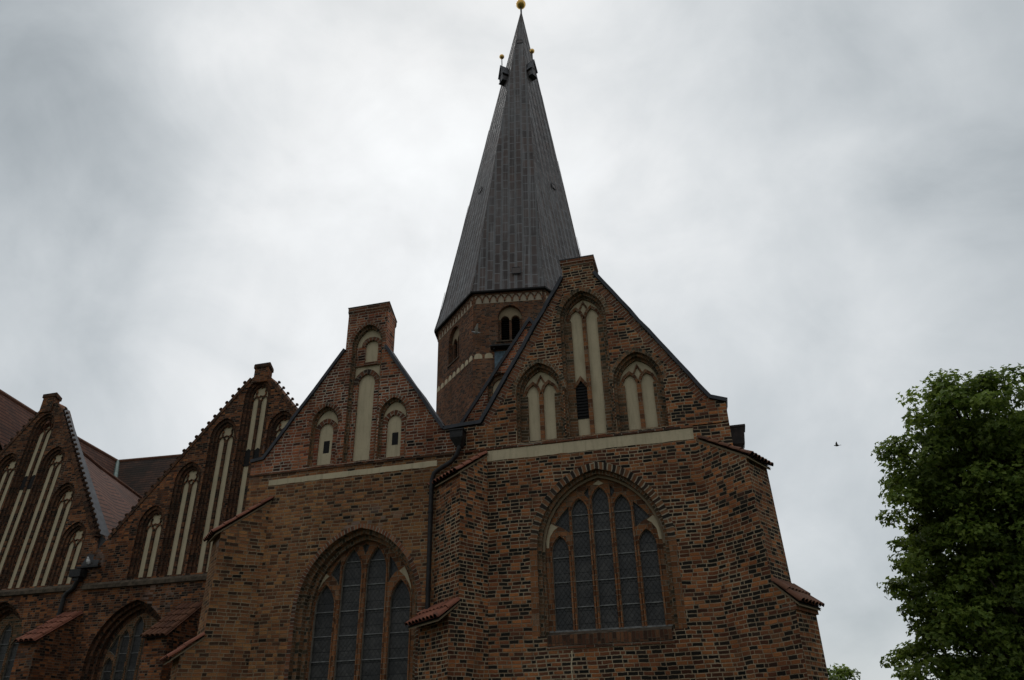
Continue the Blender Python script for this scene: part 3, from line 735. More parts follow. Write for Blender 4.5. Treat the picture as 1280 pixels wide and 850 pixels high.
# ---- buttresses
def buttress(label, x0, ang, prof, width, caps, mat, flip=1, y0=FY, capm=None, cornice=False, sd_=None):
    """prof = flank profile (s outwards, z); ang from wall normal, flip -1 leans left, +1 right"""
    b = part('buttress', label)
    out = Vector((flip*math.sin(ang), -math.cos(ang), 0)); side = sd_ or Vector((flip*math.cos(ang), math.sin(ang), 0))
    fr = Frame((x0, y0), out, side)
    mb = MB(); slab(mb, fr, prof, [], 0, width, mat); mb.build('buttress_wall', b)
    for (s_t, z_t, s_e, z_e, rows) in caps:
        ov = .07
        e0 = fr.P(s_e, z_e, -ov); ed = side; up = fr.P(s_t, z_t, 0)-fr.P(s_e, z_e, 0)
        tile_cap('tile_cap', b, e0, ed, width+2*ov, up, rows, m=capm)
        g = MB(); dz = .03
        slab(g, fr, [(s_t, z_t-.10), (s_e-.02, z_e-.09), (s_e-.02, z_e-.03), (s_t, z_t-.04)], [], -.025, width+.025, PL2); g.build('mortar_bed', b)
        if cornice:
            g = MB(); slab(g, fr, [(s_e-.35, z_e-.24), (s_e-.09, z_e-.24), (s_e-.09, z_e-.10), (s_e-.35, z_e-.0)], [], -.03, width+.03, BR['verge']); g.build('cornice', b)
    return b
A38 = math.radians(37.5); A45 = math.radians(45)
SDM = Vector((-.734, .68, 0)).normalized()
bm = buttress('diagonal buttress between the two chapels with two short tile roofs', -6.05, math.radians(27.3),
         [(-.4, 0), (1.47, 0), (1.47, 4.55), (1.12, 4.82), (1.12, 8.48), (0, 9.22), (-.4, 9.5)], 1.75,
         [(1.10, 4.95, 1.84, 4.45, 2), (0.0, 9.30, 1.24, 8.46, 4)], BR['burnt'], -1, sd_=SDM)
bl = buttress('diagonal corner buttress at the left end of the left chapel', -13.22, A45,
         [(-.4, 0), (1.88, 0), (1.88, 3.97), (1.34, 4.42), (1.34, 7.38), (-.05, 8.5), (-.4, 8.78)], 1.28,
         [(1.32, 4.48, 2.12, 3.86, 2), (-.10, 8.64, 1.52, 7.36, 5)], BR['brown'], -1)
brr = buttress('stepped diagonal buttress at the right corner of the right chapel', .05, A45,
         [(-.4, 0), (2.32, 0), (2.36, 4.3), (1.82, 4.78), (1.73, 7.98), (.1, 8.98), (-.4, 9.3)], 1.27,
         [(1.84, 4.86, 2.52, 4.28, 2), (.12, 9.03, 1.86, 7.96, 5)], BR['burnt'], 1, capm=TILE2, sd_=Vector((.435, .90, 0)).normalized())
g = MB(); fr = Frame((.05, FY), (math.sin(A45), -math.cos(A45)), (.435, .9))
slab(g, fr, [(2.0, 4.12), (2.42, 4.12), (2.42, 4.26), (2.0, 4.26)], [], -.03, 1.30, BR['verge']); g.build('cornice', brr)
slab_ = None

# ---- downpipes
dp = part('downpipe', 'dark downpipe with hopper running down beside the middle buttress')
mb = MB(); Y = FY-.14
mb.tube([(-6.88, Y-.05, 9.80), (-6.88, Y-.05, 9.48), (-6.96, Y-.03, 9.28), (-7.15, Y, 9.10), (-7.50, Y, 8.92), (-7.68, Y, 8.80), (-7.74, Y, 8.6), (-7.75, Y, 8.2), (-7.76, Y, 0)], .07, PIPE, 12)
mb.build('pipe', dp, smooth=True)
mb = MB()
t, bt = [(-7.13, FY), (-6.72, FY), (-6.72, FY-.36), (-7.13, FY-.36)], [(-6.99, FY), (-6.8, FY), (-6.8, FY-.25), (-6.99, FY-.25)]
T1 = [(x, y, 10.02) for x, y in t]; T0 = [(x, y, 9.80) for x, y in t]; B0 = [(x, y, 9.55) for x, y in bt]
for q, r_ in ((T1, T0), (T0, B0)):
    for i in range(4): mb.face([q[i], q[(i+1) % 4], r_[(i+1) % 4], r_[i]], PIPE)
mb.face(B0, PIPE); mb.box((-7.16, FY-.39, 10.02), (-6.69, FY+.0, 10.06), PIPE)
mb.build('rain_hopper', dp)
for z in (7.6, 5.4): 
    mb = MB(); mb.tube([(-7.755, Y, z), (-7.755, Y, z+.07)], .085, PIPE, 12); mb.box((-7.79, FY-.1, z+.02), (-7.72, FY+.01, z+.05), PIPE); mb.build('pipe_clamp', dp)
rh = MB()
x0, x1 = 1.075, 1.42; yy = FY+.35
a_ = [(x0, yy, 9.42), (x1+.06, yy, 9.42), (x1+.06, yy+.5, 9.42), (x0, yy+.5, 9.42)]; b2 = [(x0, yy+.02, 8.9), (x1, yy+.05, 8.9), (x1, yy+.45, 8.9), (x0, yy+.45, 8.9)]; c2 = [(x0, yy+.1, 8.72), (x1-.1, yy+.12, 8.72), (x1-.1, yy+.38, 8.72), (x0, yy+.38, 8.72)]
for q, r_ in ((a_, b2), (b2, c2)):
    for i in range(4): rh.face([q[i], q[(i+1) % 4], r_[(i+1) % 4], r_[i]], BROWNM)
rh.face(a_, BROWNM); rh.face(c2, BROWNM)
rh.box((x0, yy-.02, 9.38), (x1+.09, yy+.52, 9.44), BROWNM)
rh.tube([(1.2, yy+.25, 8.75), (1.16, yy+.25, 0)], .06, BROWNM, 10)
rh.build('rain_hopper', church, 'rusty brown rain hopper on the right flank of the right chapel')

# ---- aisle front: two crocketed gables
def quatrefoil(cx, cz, r):
    pts = []
    for k in range(4):
        a0 = math.pi/2*k+math.pi/4
        ox, oz = cx+math.cos(a0)*r*.52, cz+math.sin(a0)*r*.52
        for j in range(7):
            t = a0-math.pi*.52+math.pi*1.04*j/6
            pts.append((ox+math.cos(t)*r*.48, oz+math.sin(t)*r*.48))
    return pts
def stripe_niche(parent, fr, c, z0, zap, half=.43, orders=(.15, .13), bits=True, gap=None, zsill=None):
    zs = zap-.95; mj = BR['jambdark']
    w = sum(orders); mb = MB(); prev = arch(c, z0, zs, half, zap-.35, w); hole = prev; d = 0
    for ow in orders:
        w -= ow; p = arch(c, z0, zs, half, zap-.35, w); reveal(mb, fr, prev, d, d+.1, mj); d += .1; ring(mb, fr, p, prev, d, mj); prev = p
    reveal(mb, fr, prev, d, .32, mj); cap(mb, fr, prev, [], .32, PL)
    mb.build('blind_niche', parent)
    mb = MB(); zl = zs-.16; sw = .33
    strip(mb, fr, [(c, z0), (c, zl+.02)], .15, .24, .32, mj)
    for s in (-1, 1):
        x = c+s*(half-.022); strip(mb, fr, [(x, z0), (x, zl)], .05, .25, .32, mj)
        cc = c+s*(.075+sw/2)
        strip(mb, fr, [(cc-.19, zl-.06), (cc-.12, zl+.12), (cc, zl+.22), (cc+.12, zl+.12), (cc+.19, zl-.06)], .055, .25, .32, BR['aisle'])
    strip(mb, fr, quatrefoil(c, zs+.30, .31), .05, .25, .32, BR['aisle'], closed=True)
    mb.build('niche_tracery', parent)
    if gap:
        for s in (-1, 1):
            g = MB(); cc = c+s*.24
            slab(g, fr, arch(cc, gap[0], gap[1]-.25, .17, gap[1], 0, 5), [], .28, .33, DARK); g.build('sound_opening', parent)
    # foot
    return hole
g1 = part('gable', 'leftmost crocketed gable with tall pale stripes, cut by the left edge')
g2 = part('gable', 'crocketed gable with tall pale striped niches half hidden by the left chapel')
SB = 8.42
holes2 = []
for (c, zap, gp_) in ((-24.82, 11.70, None), (-23.30, 13.68, None), (-21.77, 15.72, None), (-20.22, 17.62, (13.3, 14.15)), (-18.70, 15.72, None), (-17.15, 13.68, None)):
    holes2.append(stripe_niche(g2, FB, c, SB+.05, zap+.12, gap=gp_))
gp = [(-27.6, 8.4), (-12.8, 8.4), (-12.8, 9.6), (-19.65, 17.7), (-20.0, 17.9), (-20.5, 17.9), (-20.75, 17.75), (-27.0, 10.45), (-27.6, 9.8)]
mb = MB(); cap(mb, FB, gp, holes2, 0, BR['aisle']); sides(mb, FB, gp, 0, .6, BR['aisle']); cap(mb, FB, gp, [], .6, BR['aisle']); mb.build('gable_wall', g2)
mb = MB(); FP = Frame((0, BY), (1, 0), (-.33, .94)); slab(mb, FP, rect(-20.60, -19.80, 17.5, 18.3), [], -.02, .7, BR['aisle']); slab(mb, FP, rect(-20.66, -19.75, 18.3, 18.47), [], -.06, .75, BR['jambdark']); slab(mb, FP, rect(-20.64, -19.77, 18.47, 18.52), [], -.04, .73, LEAD); mb.build('pinnacle', g2)
FGP = Frame((0, BY), (1, 0), (-.42, .907), GLZ, 8.3)
holes1 = []
for (c, zap, gp_) in ((-34.98, 15.62, None), (-33.50, 17.75, (13.6, 14.35)), (-32.06, 15.66, None), (-30.63, 13.52, None), (-29.22, 11.38, None)):
    holes1.append(stripe_niche(g1, FG, c, SB+.05, zap+.12, gap=gp_))
gp = [(-40, 8.4), (-27.6, 8.4), (-27.6, 9.8), (-27.95, 10.5), (-32.9, 18.15), (-33.1, 18.4), (-33.75, 18.4), (-33.95, 18.15), (-40, 9.6)]
mb = MB(); cap(mb, FG, gp, holes1, 0, BR['aisle']); sides(mb, FG, gp, 0, .6, BR['aisle']); cap(mb, FG, gp, [], .6, BR['aisle']); mb.build('gable_wall', g1)
mb = MB()
slab(mb, FGP, [(-33.80, 17.9), (-33.04, 17.9), (-33.04, 18.8), (-33.80, 18.8)], [], -.03, .7, BR['aisle']); slab(mb, FGP, [(-33.88, 18.8), (-32.97, 18.8), (-32.97, 19.0), (-33.88, 19.0)], [], -.08, .75, BR['jambdark'])
mb.build('pinnacle', g1)
# verge courses and crockets
cm = MB()
cm.tube([(0, 0, -.05), (0, -.03, .10), (0, -.03, .17)], [.05, .035, .04], BR['jambdark'], 6); cm.ball((0, -.03, .20), .085, BR['jambdark'], 6, (1.15, 1, .75))
ck0 = cm.build('crocket', g2)
def crockets(parent, fr, a, b, n, first=[True]):
    ang = math.atan2(b[1]-a[1], b[0]-a[0])
    for i in range(n):
        t = (i+.5)/n; u = a[0]+(b[0]-a[0])*t; z = a[1]+(b[1]-a[1])*t
        if first[0]: o = ck0; first[0] = False
        else: o = ck0.copy(); COL.objects.link(o)
        o.parent = parent
        q = fr.P(u, z-.10, .08); o.location = q
        o.rotation_euler = (0, -ang if ang > 0 and ang < math.pi/2 else (math.pi-ang if ang > math.pi/2 else -ang), 0)
def verge(parent, fr, a, b, m=BR['jambdark']):
    mb = MB(); strip(mb, fr, [a, b], .16, -.04, .62, m); mb.build('verge', parent)
verge(g2, FB, (-27.0, 10.42), (-20.72, 17.76)); verge(g2, FB, (-19.55, 17.45), (-12.9, 9.65))
crockets(g2, FB, (-26.9, 10.62), (-20.82, 17.76), 22); crockets(g2, FB, (-19.45, 17.5), (-16.6, 14.15), 10)
verge(g1, FG, (-32.85, 18.08), (-28.0, 10.6)); verge(g1, FG, (-39.9, 9.8), (-34.0, 18.1))
crockets(g1, FG, (-32.7, 18.1), (-27.95, 10.75), 26); crockets(g1, FG, (-36.6, 14.6), (-34.1, 18.1), 10)
mb = MB()   # lead flashing behind the crockets of the left gable and the valley lead
s0 = FG.P(-32.75, 18.05, .1); s1 = FG.P(-27.85, 10.7, .1)
mb.face([s0+Vector((.06, 0, .03)), s1+Vector((.06, 0, .03)), s1+Vector((.16, .55, .0)), s0+Vector((.10, .30, .03))], LEAD)
mb.build('lead_flashing', g1)
mb = MB(); mb.face([(-27.95, BY+.5, 10.75), (-27.3, BY+.4, 10.3), (-27.2, BY-.12, 9.15), (-28.1, BY-.12, 9.2)], PIPE); mb.box((-28.25, BY-.22, 9.08), (-27.05, BY+.1, 9.16), PIPE); mb.build('valley_lead', g1)

# lower aisle wall with windows, string course
wl = part('window', 'five-light pointed window in the aisle wall right of the small buttress')
lt = []
for i in range(5):
    zz = (5.25, 6.35, 6.88, 6.35, 5.25)[i]; lt.append((-24.87+.60*(i-2), .235, 1.8, zz-.5, zz))
vv = [(-26.2, 5.55), (-25.98, 5.95), (-25.78, 6.2), (-25.78, 5.25), (-25.95, 5.4)]; vw = [(-49.74-x, z) for x, z in vv][::-1]
FBd = FB
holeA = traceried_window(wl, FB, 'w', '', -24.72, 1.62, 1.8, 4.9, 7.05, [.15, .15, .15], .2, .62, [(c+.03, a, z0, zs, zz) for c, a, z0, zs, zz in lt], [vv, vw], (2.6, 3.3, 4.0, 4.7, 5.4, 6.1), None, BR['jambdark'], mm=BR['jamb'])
wl = part('window', 'pointed aisle window cut by the left edge of the photo')
lt = [(-32.72, .27, 1.8, 5.75, 6.35), (-32.03, .27, 1.8, 6.45, 7.0), (-31.34, .27, 1.8, 5.75, 6.35)]
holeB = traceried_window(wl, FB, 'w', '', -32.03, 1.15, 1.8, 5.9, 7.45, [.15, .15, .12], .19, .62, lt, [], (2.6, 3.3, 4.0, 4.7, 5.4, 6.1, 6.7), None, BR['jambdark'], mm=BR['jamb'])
mb = MB(); cap(mb, FB, [(-46, 0), (-12.8, 0), (-12.8, 8.4), (-46, 8.4)], [holeA, holeB], 0, BR['aisle']); mb.build('aisle_wall', church, 'dark red brick aisle wall in the left background')
mb = MB()
for a0, a1 in ((-46, -28.25), (-27.75, -12.8)):
    slab(mb, FB, [(a0, 8.12), (a1, 8.12), (a1, 8.28), (a0, 8.28)], [], -.13, .02, SILL)
    P4 = FB.P
    mb.face([P4(a0, 8.28, -.13), P4(a1, 8.28, -.13), P4(a1, 8.46, .05), P4(a0, 8.46, .05)], SILL)
mb.build('string_course', church, 'weathered stone string course under the crocketed gables')
# straight buttresses of the aisle
def sbuttress(label, xa, xb, proj_, zt, ze, rows):
    b = part('buttress', label); fr = Frame((xb, BY), (0, -1), (-1, 0))
    mb = MB(); slab(mb, fr, [(-.1, 0), (proj_, 0), (proj_, ze-.05), (0, zt-.08), (-.1, zt-.02)], [], 0, xb-xa, BR['aisle']); mb.build('buttress_wall', b)
    tile_cap('tile_cap', b, fr.P(proj_+.18, ze-.12, -.05), (-1, 0, 0), xb-xa+.1, fr.P(0, zt, 0)-fr.P(proj_+.18, ze-.12, 0), rows, .235, TILE if xa < -25 else TILE2)
sbuttress('straight aisle buttress with an orange tile roof under the hopper', -28.42, -27.50, 2.0, 7.12, 5.85, 5)
sbuttress('straight aisle buttress with brown tile roof beside the left chapel', -22.35, -21.30, 1.9, 7.15, 5.75, 5)
dp = part('downpipe', 'short dark downpipe with a square hopper between the crocketed gables')
mb = MB(); mb.tube([(-28.0, BY-.2, 8.75), (-28.0, BY-.2, 8.5), (-28.15, BY-.16, 8.2), (-28.45, BY-.15, 8.0), (-28.55, BY-.15, 7.8), (-28.58, BY-.15, 7.0)], .1, PIPE, 10); mb.build('pipe', dp, smooth=True)
mb = MB(); mb.box((-28.35, BY-.42, 8.66), (-27.75, BY, 9.0), PIPE); mb.box((-28.18, BY-.32, 8.5), (-27.86, BY, 8.66), PIPE); mb.build('rain_hopper', dp)

# ---- aisle roofs and the great roofs behind
R0 = Vector((-33.45, BY+.75, 17.3)); R1 = atz(93, 558, 16.6); R2 = atz(125, 585, 16.3); R3 = atz(175, 622, 16.0)
R4 = R3+(R3-R2)*.8
mb = MB()
rid = [R0, R1, R2, R3, R4]
for a_, b2 in zip(rid, rid[1:]):
    va = Vector((-27.6, a_.y, 10.1)); vb = Vector((-27.6, b2.y, 10.1)); ua = Vector((-40, a_.y, 9.5)); ub = Vector((-40, b2.y, 9.5))
    mb.face([va, vb, b2, a_], ROOF); mb.face([ua, ub, b2, a_], ROOF)
mb.build('aisle_roof', church, 'red tiled roof sloping down behind the leftmost gable')
mb = MB(); mb.tube([p+Vector((0, 0, .03)) for p in rid], .12, TILE2, 8); mb.build('ridge_tiles', church)
mb = MB()   # roof of the second gable
for s in (-1, 1):
    xe = -20.2+s*7.2
    mb.face([(-20.2, BY+.6, 17.3), (xe, BY+.6, 10.0), (xe, 43, 10.0), (-20.2, 43, 17.3)], ROOF)
mb.build('aisle_roof', church)
T0 = atz(0, 490, 21.); T1 = atz(147, 577, 21.); Tm = atz(60, 527.5, 21.03); T00 = T0-(T1-T0)*((T0.y-29.8)/(T1.y-T0.y))
dn = Vector(((T1-T0).y, -(T1-T0).x, 0)).normalized()
def down(p, k=11.): return p+dn*k-Z*k*1.42
mb = MB()
for a_, b2 in ((T00, T0), (T0, Tm), (Tm, T1), (T1, T1+(T1-T0)*.25)):
    mb.face([a_, b2, down(b2), down(a_)], ROOF); mb.face([a_, b2, b2-dn*11-Z*12.3, a_-dn*11-Z*12.3], ROOF)
mb.build('transept_roof', church, 'long red tiled roof sloping down at the far left')
mb = MB(); mb.tube([T00, T0, Tm, T1], .15, TILE2, 8); mb.build('ridge_tiles', church)
Nn1 = atz(225, 570, 21.); nd = (Nn1-T1).normalized(); Nend = T1+nd*32; nq = Vector((nd.y, -nd.x, 0)).normalized()
mb = MB(); mb.face([T1-nd*.2, Nend, Nend+nq*9.5-Z*10.6, T1+nq*9.5-Z*10.6], ROOFD); mb.face([T1, Nend, Nend-nq*9.5-Z*10.6, T1-nq*9.5-Z*10.6], ROOFD)
mb.build('nave_roof', church, 'dark weathered nave roof between the two crocketed gables')
mb = MB(); mb.tube([T1, T1+nd*10, Nend], .15, TILE2, 8); mb.build('ridge_tiles', church)
# valley strip of green copper where the two roofs meet
nT = (T1-T0).cross(dn-Z*1.42); nN = nd.cross(nq*9.5-Z*10.6); vd = nT.cross(nN).normalized()
if vd.z > 0: vd = -vd
mb = MB(); pts = [T1+vd*.2+Z*.12, T1+vd*2.2+Z*.12, T1+vd*4.6+Z*.12]; mb.tube(pts, [.13, .15, .17], VERDI, 6); mb.build('valley_strip', church)

# ------------------------------------------------------------------ tower and spire
TC = Vector((-12.1, 49.77, 0)); ph = .16
def octv(sh, z):
    A = 2.55-sh*.4; Wd = 6.1-sh; WY = 7.7-sh; c, s = math.cos(ph), math.sin(ph)
    return [Vector((TC.x+c*x-s*y, TC.y+s*x+c*y, z)) for x, y in [(-Wd, -A), (-A, -WY), (A, -WY), (Wd, -A), (Wd, A), (A, WY), (-A, WY), (-Wd, A)]]
tw = part('tower', 'octagonal brick tower stage below the spire')
EV = 29.19
V4 = octv(.24, 0); mb = MB()
def tframe(i):
    p0, p1 = V4[i], V4[(i+1) % 8]; t = (p1-p0).normalized(); n_in = Vector((-t.y, t.x, 0))
    return Frame((p0.x, p0.y), t, n_in), (p1-p0).length
for i in range(8):
    fr, L = tframe(i); holes = []
    if i in (0, 1):
        c = 2.52 if i == 1 else 2.9
        hp = arch(c, 25.3, 27.15, .72, 27.95, .1, 7) if i == 1 else arch(c, 25.3, 27.2, .78, 28.0, .1, 7)
        holes = [hp]
        win = MB(); reveal(win, fr, hp, 0, .35, BR['tower']); 
        a_ = .72 if i == 1 else .78
        li = [(c-.36, .28, 25.35, 27.0, 27.3), (c+.36, .28, 25.35, 27.0, 27.3)]
        lp = [arch(q[0], q[2], q[3], q[1], q[4], 0, 5) for q in li]
        # plaster head and brick piers around two openings
        zl = 26.95
        full = hp
        cap(win, fr, [p for p in full], lp, .3, BR['tower'])
        for l_ in lp: reveal(win, fr, l_, .3, .6, BR['tower'])
        top = [p for p in full if p[1] >= 27.0]
        head = [(top[0][0]+.02, 27.05)]+[(c+(p[0]-c)*.97, p[1]-.02) for p in top[1:-1]]+[(top[-1][0]-.02, 27.05), (c+.66, 27.05)]+[(x, z) for x, z in arch(c+.36, 27.0, 27.02, .30, 27.36, 0, 5)[::-1]]+[(x, z) for x, z in arch(c-.36, 27.0, 27.02, .30, 27.36, 0, 5)[::-1]]+[(c-.66, 27.05)]
        win.build('belfry_window', tw)
        pm = MB(); slab(pm, fr, head, [], .26, .298, PL2); pm.build('plaster_head', tw)
        for l_, q in zip(lp, li):
            lv = MB(); cap(lv, fr, l_, [], .58, DARK)
            for k in range(11):
                z = 25.42+k*.165; lv.face([fr.P(q[0]-.27, z, .40), fr.P(q[0]+.27, z, .40), fr.P(q[0]+.27, z+.12, .56), fr.P(q[0]-.27, z+.12, .56)], PIPE)
            lv.build('louvre', tw)
        sl = MB(); slab(sl, fr, [(c-.95, 25.2), (c+.95, 25.2), (c+.95, 25.3), (c-.95, 25.3)], [], -.08, .3, SILL); sl.build('window_sill', tw)
    cap(mb, fr, [(0, 0), (L, 0), (L, EV+.1), (0, EV+.1)], holes, 0, BR['tower'])
    if i in (7, 0, 1, 2, 3):
        b0, b1 = 28.3, 28.98
        pm = MB(); slab(pm, fr, [(.12, b0), (L-.12, b0), (L-.12, b1), (.12, b1)], [], -.015, .01, PL3); pm.build('frieze_plaster', tw)
        lm = MB(); nper = 9 if L < 5.2 else 12; pw = (L-.24)/nper
        for k in range(-1, nper+1):
            pts = []
            for j in range(9):
                t = math.pi*j/8; x = .12+pw*(k+1)-pw*math.cos(t); z = b0+.06+(b1-b0-.02)*math.sin(t)
                if .10 <= x <= L-.10: pts.append((x, z))
            if len(pts) > 1: strip(lm, fr, pts, .08, -.06, -.0, BR['tower'])
        slab(lm, fr, [(0, b1), (L, b1), (L, b1+.1), (0, b1+.1)], [], -.07, .0, BR['tower'])
        lm.build('interlaced_frieze', tw)
        am = MB(); nn = 7 if L < 5.2 else 9; pw = L/nn
        for k in range(nn):
            cu = pw*(k+.5)
            if i == 1 and 1.15 < cu < 3.9: continue
            slab(am, fr, arch(cu, 24.05, 24.18, pw*.39, 24.44, 0, 5), [], -.012, .01, PL)
        am.build('arched_frieze', tw)
mb.build('tower_wall', tw)
fr, L = tframe(1)
mb = MB(); slab(mb, fr, [(1.2, 24.66), (3.9, 24.66), (3.9, 24.76), (1.2, 24.76)], [], -.55, .0, PIPE); slab(mb, fr, [(1.4, 24.5), (1.5, 24.5), (1.5, 24.66), (1.4, 24.66)], [], -.4, 0, PIPE); mb.build('ledge', tw)
mb = MB(); slab(mb, fr, [(1.45, 22.9), (3.6, 22.9), (3.6, 24.5), (1.45, 24.5)], [], -.05, .01, BLUE); mb.build('wall_panel', tw, 'faded blue panel under the small ledge on the tower')

# spire
sp = part('spire', 'tall octagonal spire clad in weathered dark metal sheets')
APX = Vector((TC.x+1.32, TC.y, 67.3)); E = octv(-.02, EV)
mb = MB()
def onsp(p, t): return p.lerp(APX, t)
K = [0, .055, .5, 1]
for i in range(8):
    p0, p1 = E[i], E[(i+1) % 8]
    ctr = Vector((TC.x, TC.y, 0))
    def pt(p, t):
        q = onsp(p, t)
        if t == .055: q = q.lerp(Vector((TC.x+.07, TC.y, q.z)), .018)
        return q
    th = (p1-p0).normalized()
    for k in range(3):
        a0, a1, b1, b0 = pt(p0, K[k]), pt(p1, K[k]), pt(p1, K[k+1]), pt(p0, K[k+1])
        mid = (p0+p1)/2; upv = (APX-mid).normalized()
        uvf = lambda q: ((q-mid).dot(th)+40+i*10.31, (q-mid).dot(upv)+3*i)
        pts = [a0, a1, b1, b0] if k < 2 else [a0, a1, APX]
        mb.face(pts, SPIRE, [uvf(q) for q in pts])
    # standing seams parallel to the centre line of the facet, running out on the hips
    mid = (p0+p1)/2; n_ = th.cross(upv).normalized()
    if n_.dot(mid-TC) < 0: n_ = -n_
    L2 = (p1-p0).length/2; Ls = (APX-mid).length
    kk = math.floor(-L2/.62)
    upf = th.cross(n_).normalized()
    if upf.z < 0: upf = -upf
    xa = (APX-mid).dot(th); Hh = (APX-mid).dot(upf)
    if i in (1, 5): sj = ()
    else: sj = range(-7, 8)
    for j in sj:
        x = j*.53-((40+i*10.31) % .53)
        if abs(x) > L2-.08: continue
        h = Hh*((x-L2)/(xa-L2) if x > xa else (x+L2)/(xa+L2))-.5
        if h < 1: continue
        lo = mid+th*x+n_*.01; hi = mid+th*x+upf*h+n_*.01
        wv = th*.02; o_ = n_*.02
        a0, a1 = lo-wv, lo+wv; b0, b1 = hi-wv, hi+wv
        for q in ([a0+o_, a1+o_, b1+o_, b0+o_], [a0, a0+o_, b0+o_, b0], [a1, a1+o_, b1+o_, b1]): mb.face(q, SPIRE, [(x+.31+40+i*10.31, 1.), (x+.33+40, 1.), (x+.33+40, 9.), (x+.31+40, 9.)])
    # hip roll
    mb.tube([p0, pt(p0, .055), APX], [.06, .06, .05], SPIRE, 6, False)
mb.face(E, DARK)
mb.build('spire_cladding', sp)
mb = MB()
Eo = octv(-.06, EV-.12); Ei = octv(.35, EV-.12); Et = octv(-.06, EV+.0)
for i in range(8):
    j = (i+1) % 8; mb.face([Eo[i], Eo[j], Et[j], Et[i]], DARK); mb.face([Eo[i], Eo[j], Ei[j], Ei[i]], DARK)
mb.build('eaves', sp)
mb = MB(); mb.tube([APX-Z*.6, APX+Z*.9], .09, LEAD, 8); mb.build('finial_rod', sp)
mb = MB(); mb.ball(APX+Z*1.15, .50, GOLD, 16); mb.build('gilded_ball', sp, 'large gilded ball on the tip of the spire', True)
def sppt(i, px, py):
    P0, P1 = E[i], E[(i+1) % 8]; n = (P1-P0).cross(APX-P0); d = ray(px, py); k = n.dot(P0-CAM)/n.dot(d); return CAM+d*k, n.normalized()
for (i, px, py, bx, by, lab) in ((0, 633, 96, 630.5, 71, 'left'), (2, 661.5, 90, 661.5, 69, 'right')):
    p, n = sppt(i, px, py)
    nh = Vector((n.x, n.y, 0)).normalized()
    if nh.dot(p-TC) < 0: nh = -nh
    t = Vector((-nh.y, nh.x, 0)); d_ = sp
    b = MB(); fr = Frame((p.x+nh.x*.55, p.y+nh.y*.55), t, -nh)
    z = p.z-.9
    slab(b, fr, [(-.32, z), (.32, z), (.32, z+1.0), (0, z+1.9), (-.32, z+1.0)], [], 0, 1.3, SPIRE)
    strip(b, fr, [(-.45, z+.7), (0, z+2.05), (.45, z+.7)], .08, -.1, 1.3, METAL)
    slab(b, fr, [(-.38, z-.06), (.38, z-.06), (.38, z+.04), (-.38, z+.04)], [], -.08, .5, METAL)
    strip(b, fr, [(-.29, z+.1), (-.29, z+.95), (.29, z+.95), (.29, z+.1)], .06, -.03, .02, METAL)
    b.build('dormer', sp, 'tiny pointed dormer near the top of the spire, the %s one' % lab)
    f = MB(); q = fr.P(0, z+2.2, .1); f.tube([q, q+Z*1.0], .05, METAL, 6); f.build('finial_rod', sp)
    f = MB(); f.ball(q+Z*1.15, .24, GOLD, 10); f.build('gilded_ball', sp, 'small gilded ball on the %s dormer' % lab, True)
for (i, px, py, s) in ((1, 645.3, 338, .30), (0, 600.5, 238, .26), (2, 692, 233, .26), (1, 649.6, 52, .28)):
    p, n = sppt(i, px, py); n = n if n.dot(p-TC) > 0 else -n
    t = Z.cross(n).normalized(); u = n.cross(t); b = MB()
    c = [p+t*a+u*bb for a, bb in ((-s, -s), (s, -s), (s, s), (-s, s))]
    for k in range(4):
        a0, a1 = c[k], c[(k+1) % 4]; b.tube([a0+n*.03, a1+n*.03], .02, METAL, 6)
    b.face([q+n*.025 for q in c], SPIRE, [(0.3, 0.3)]*4)
    b.build('roof_hatch', sp)

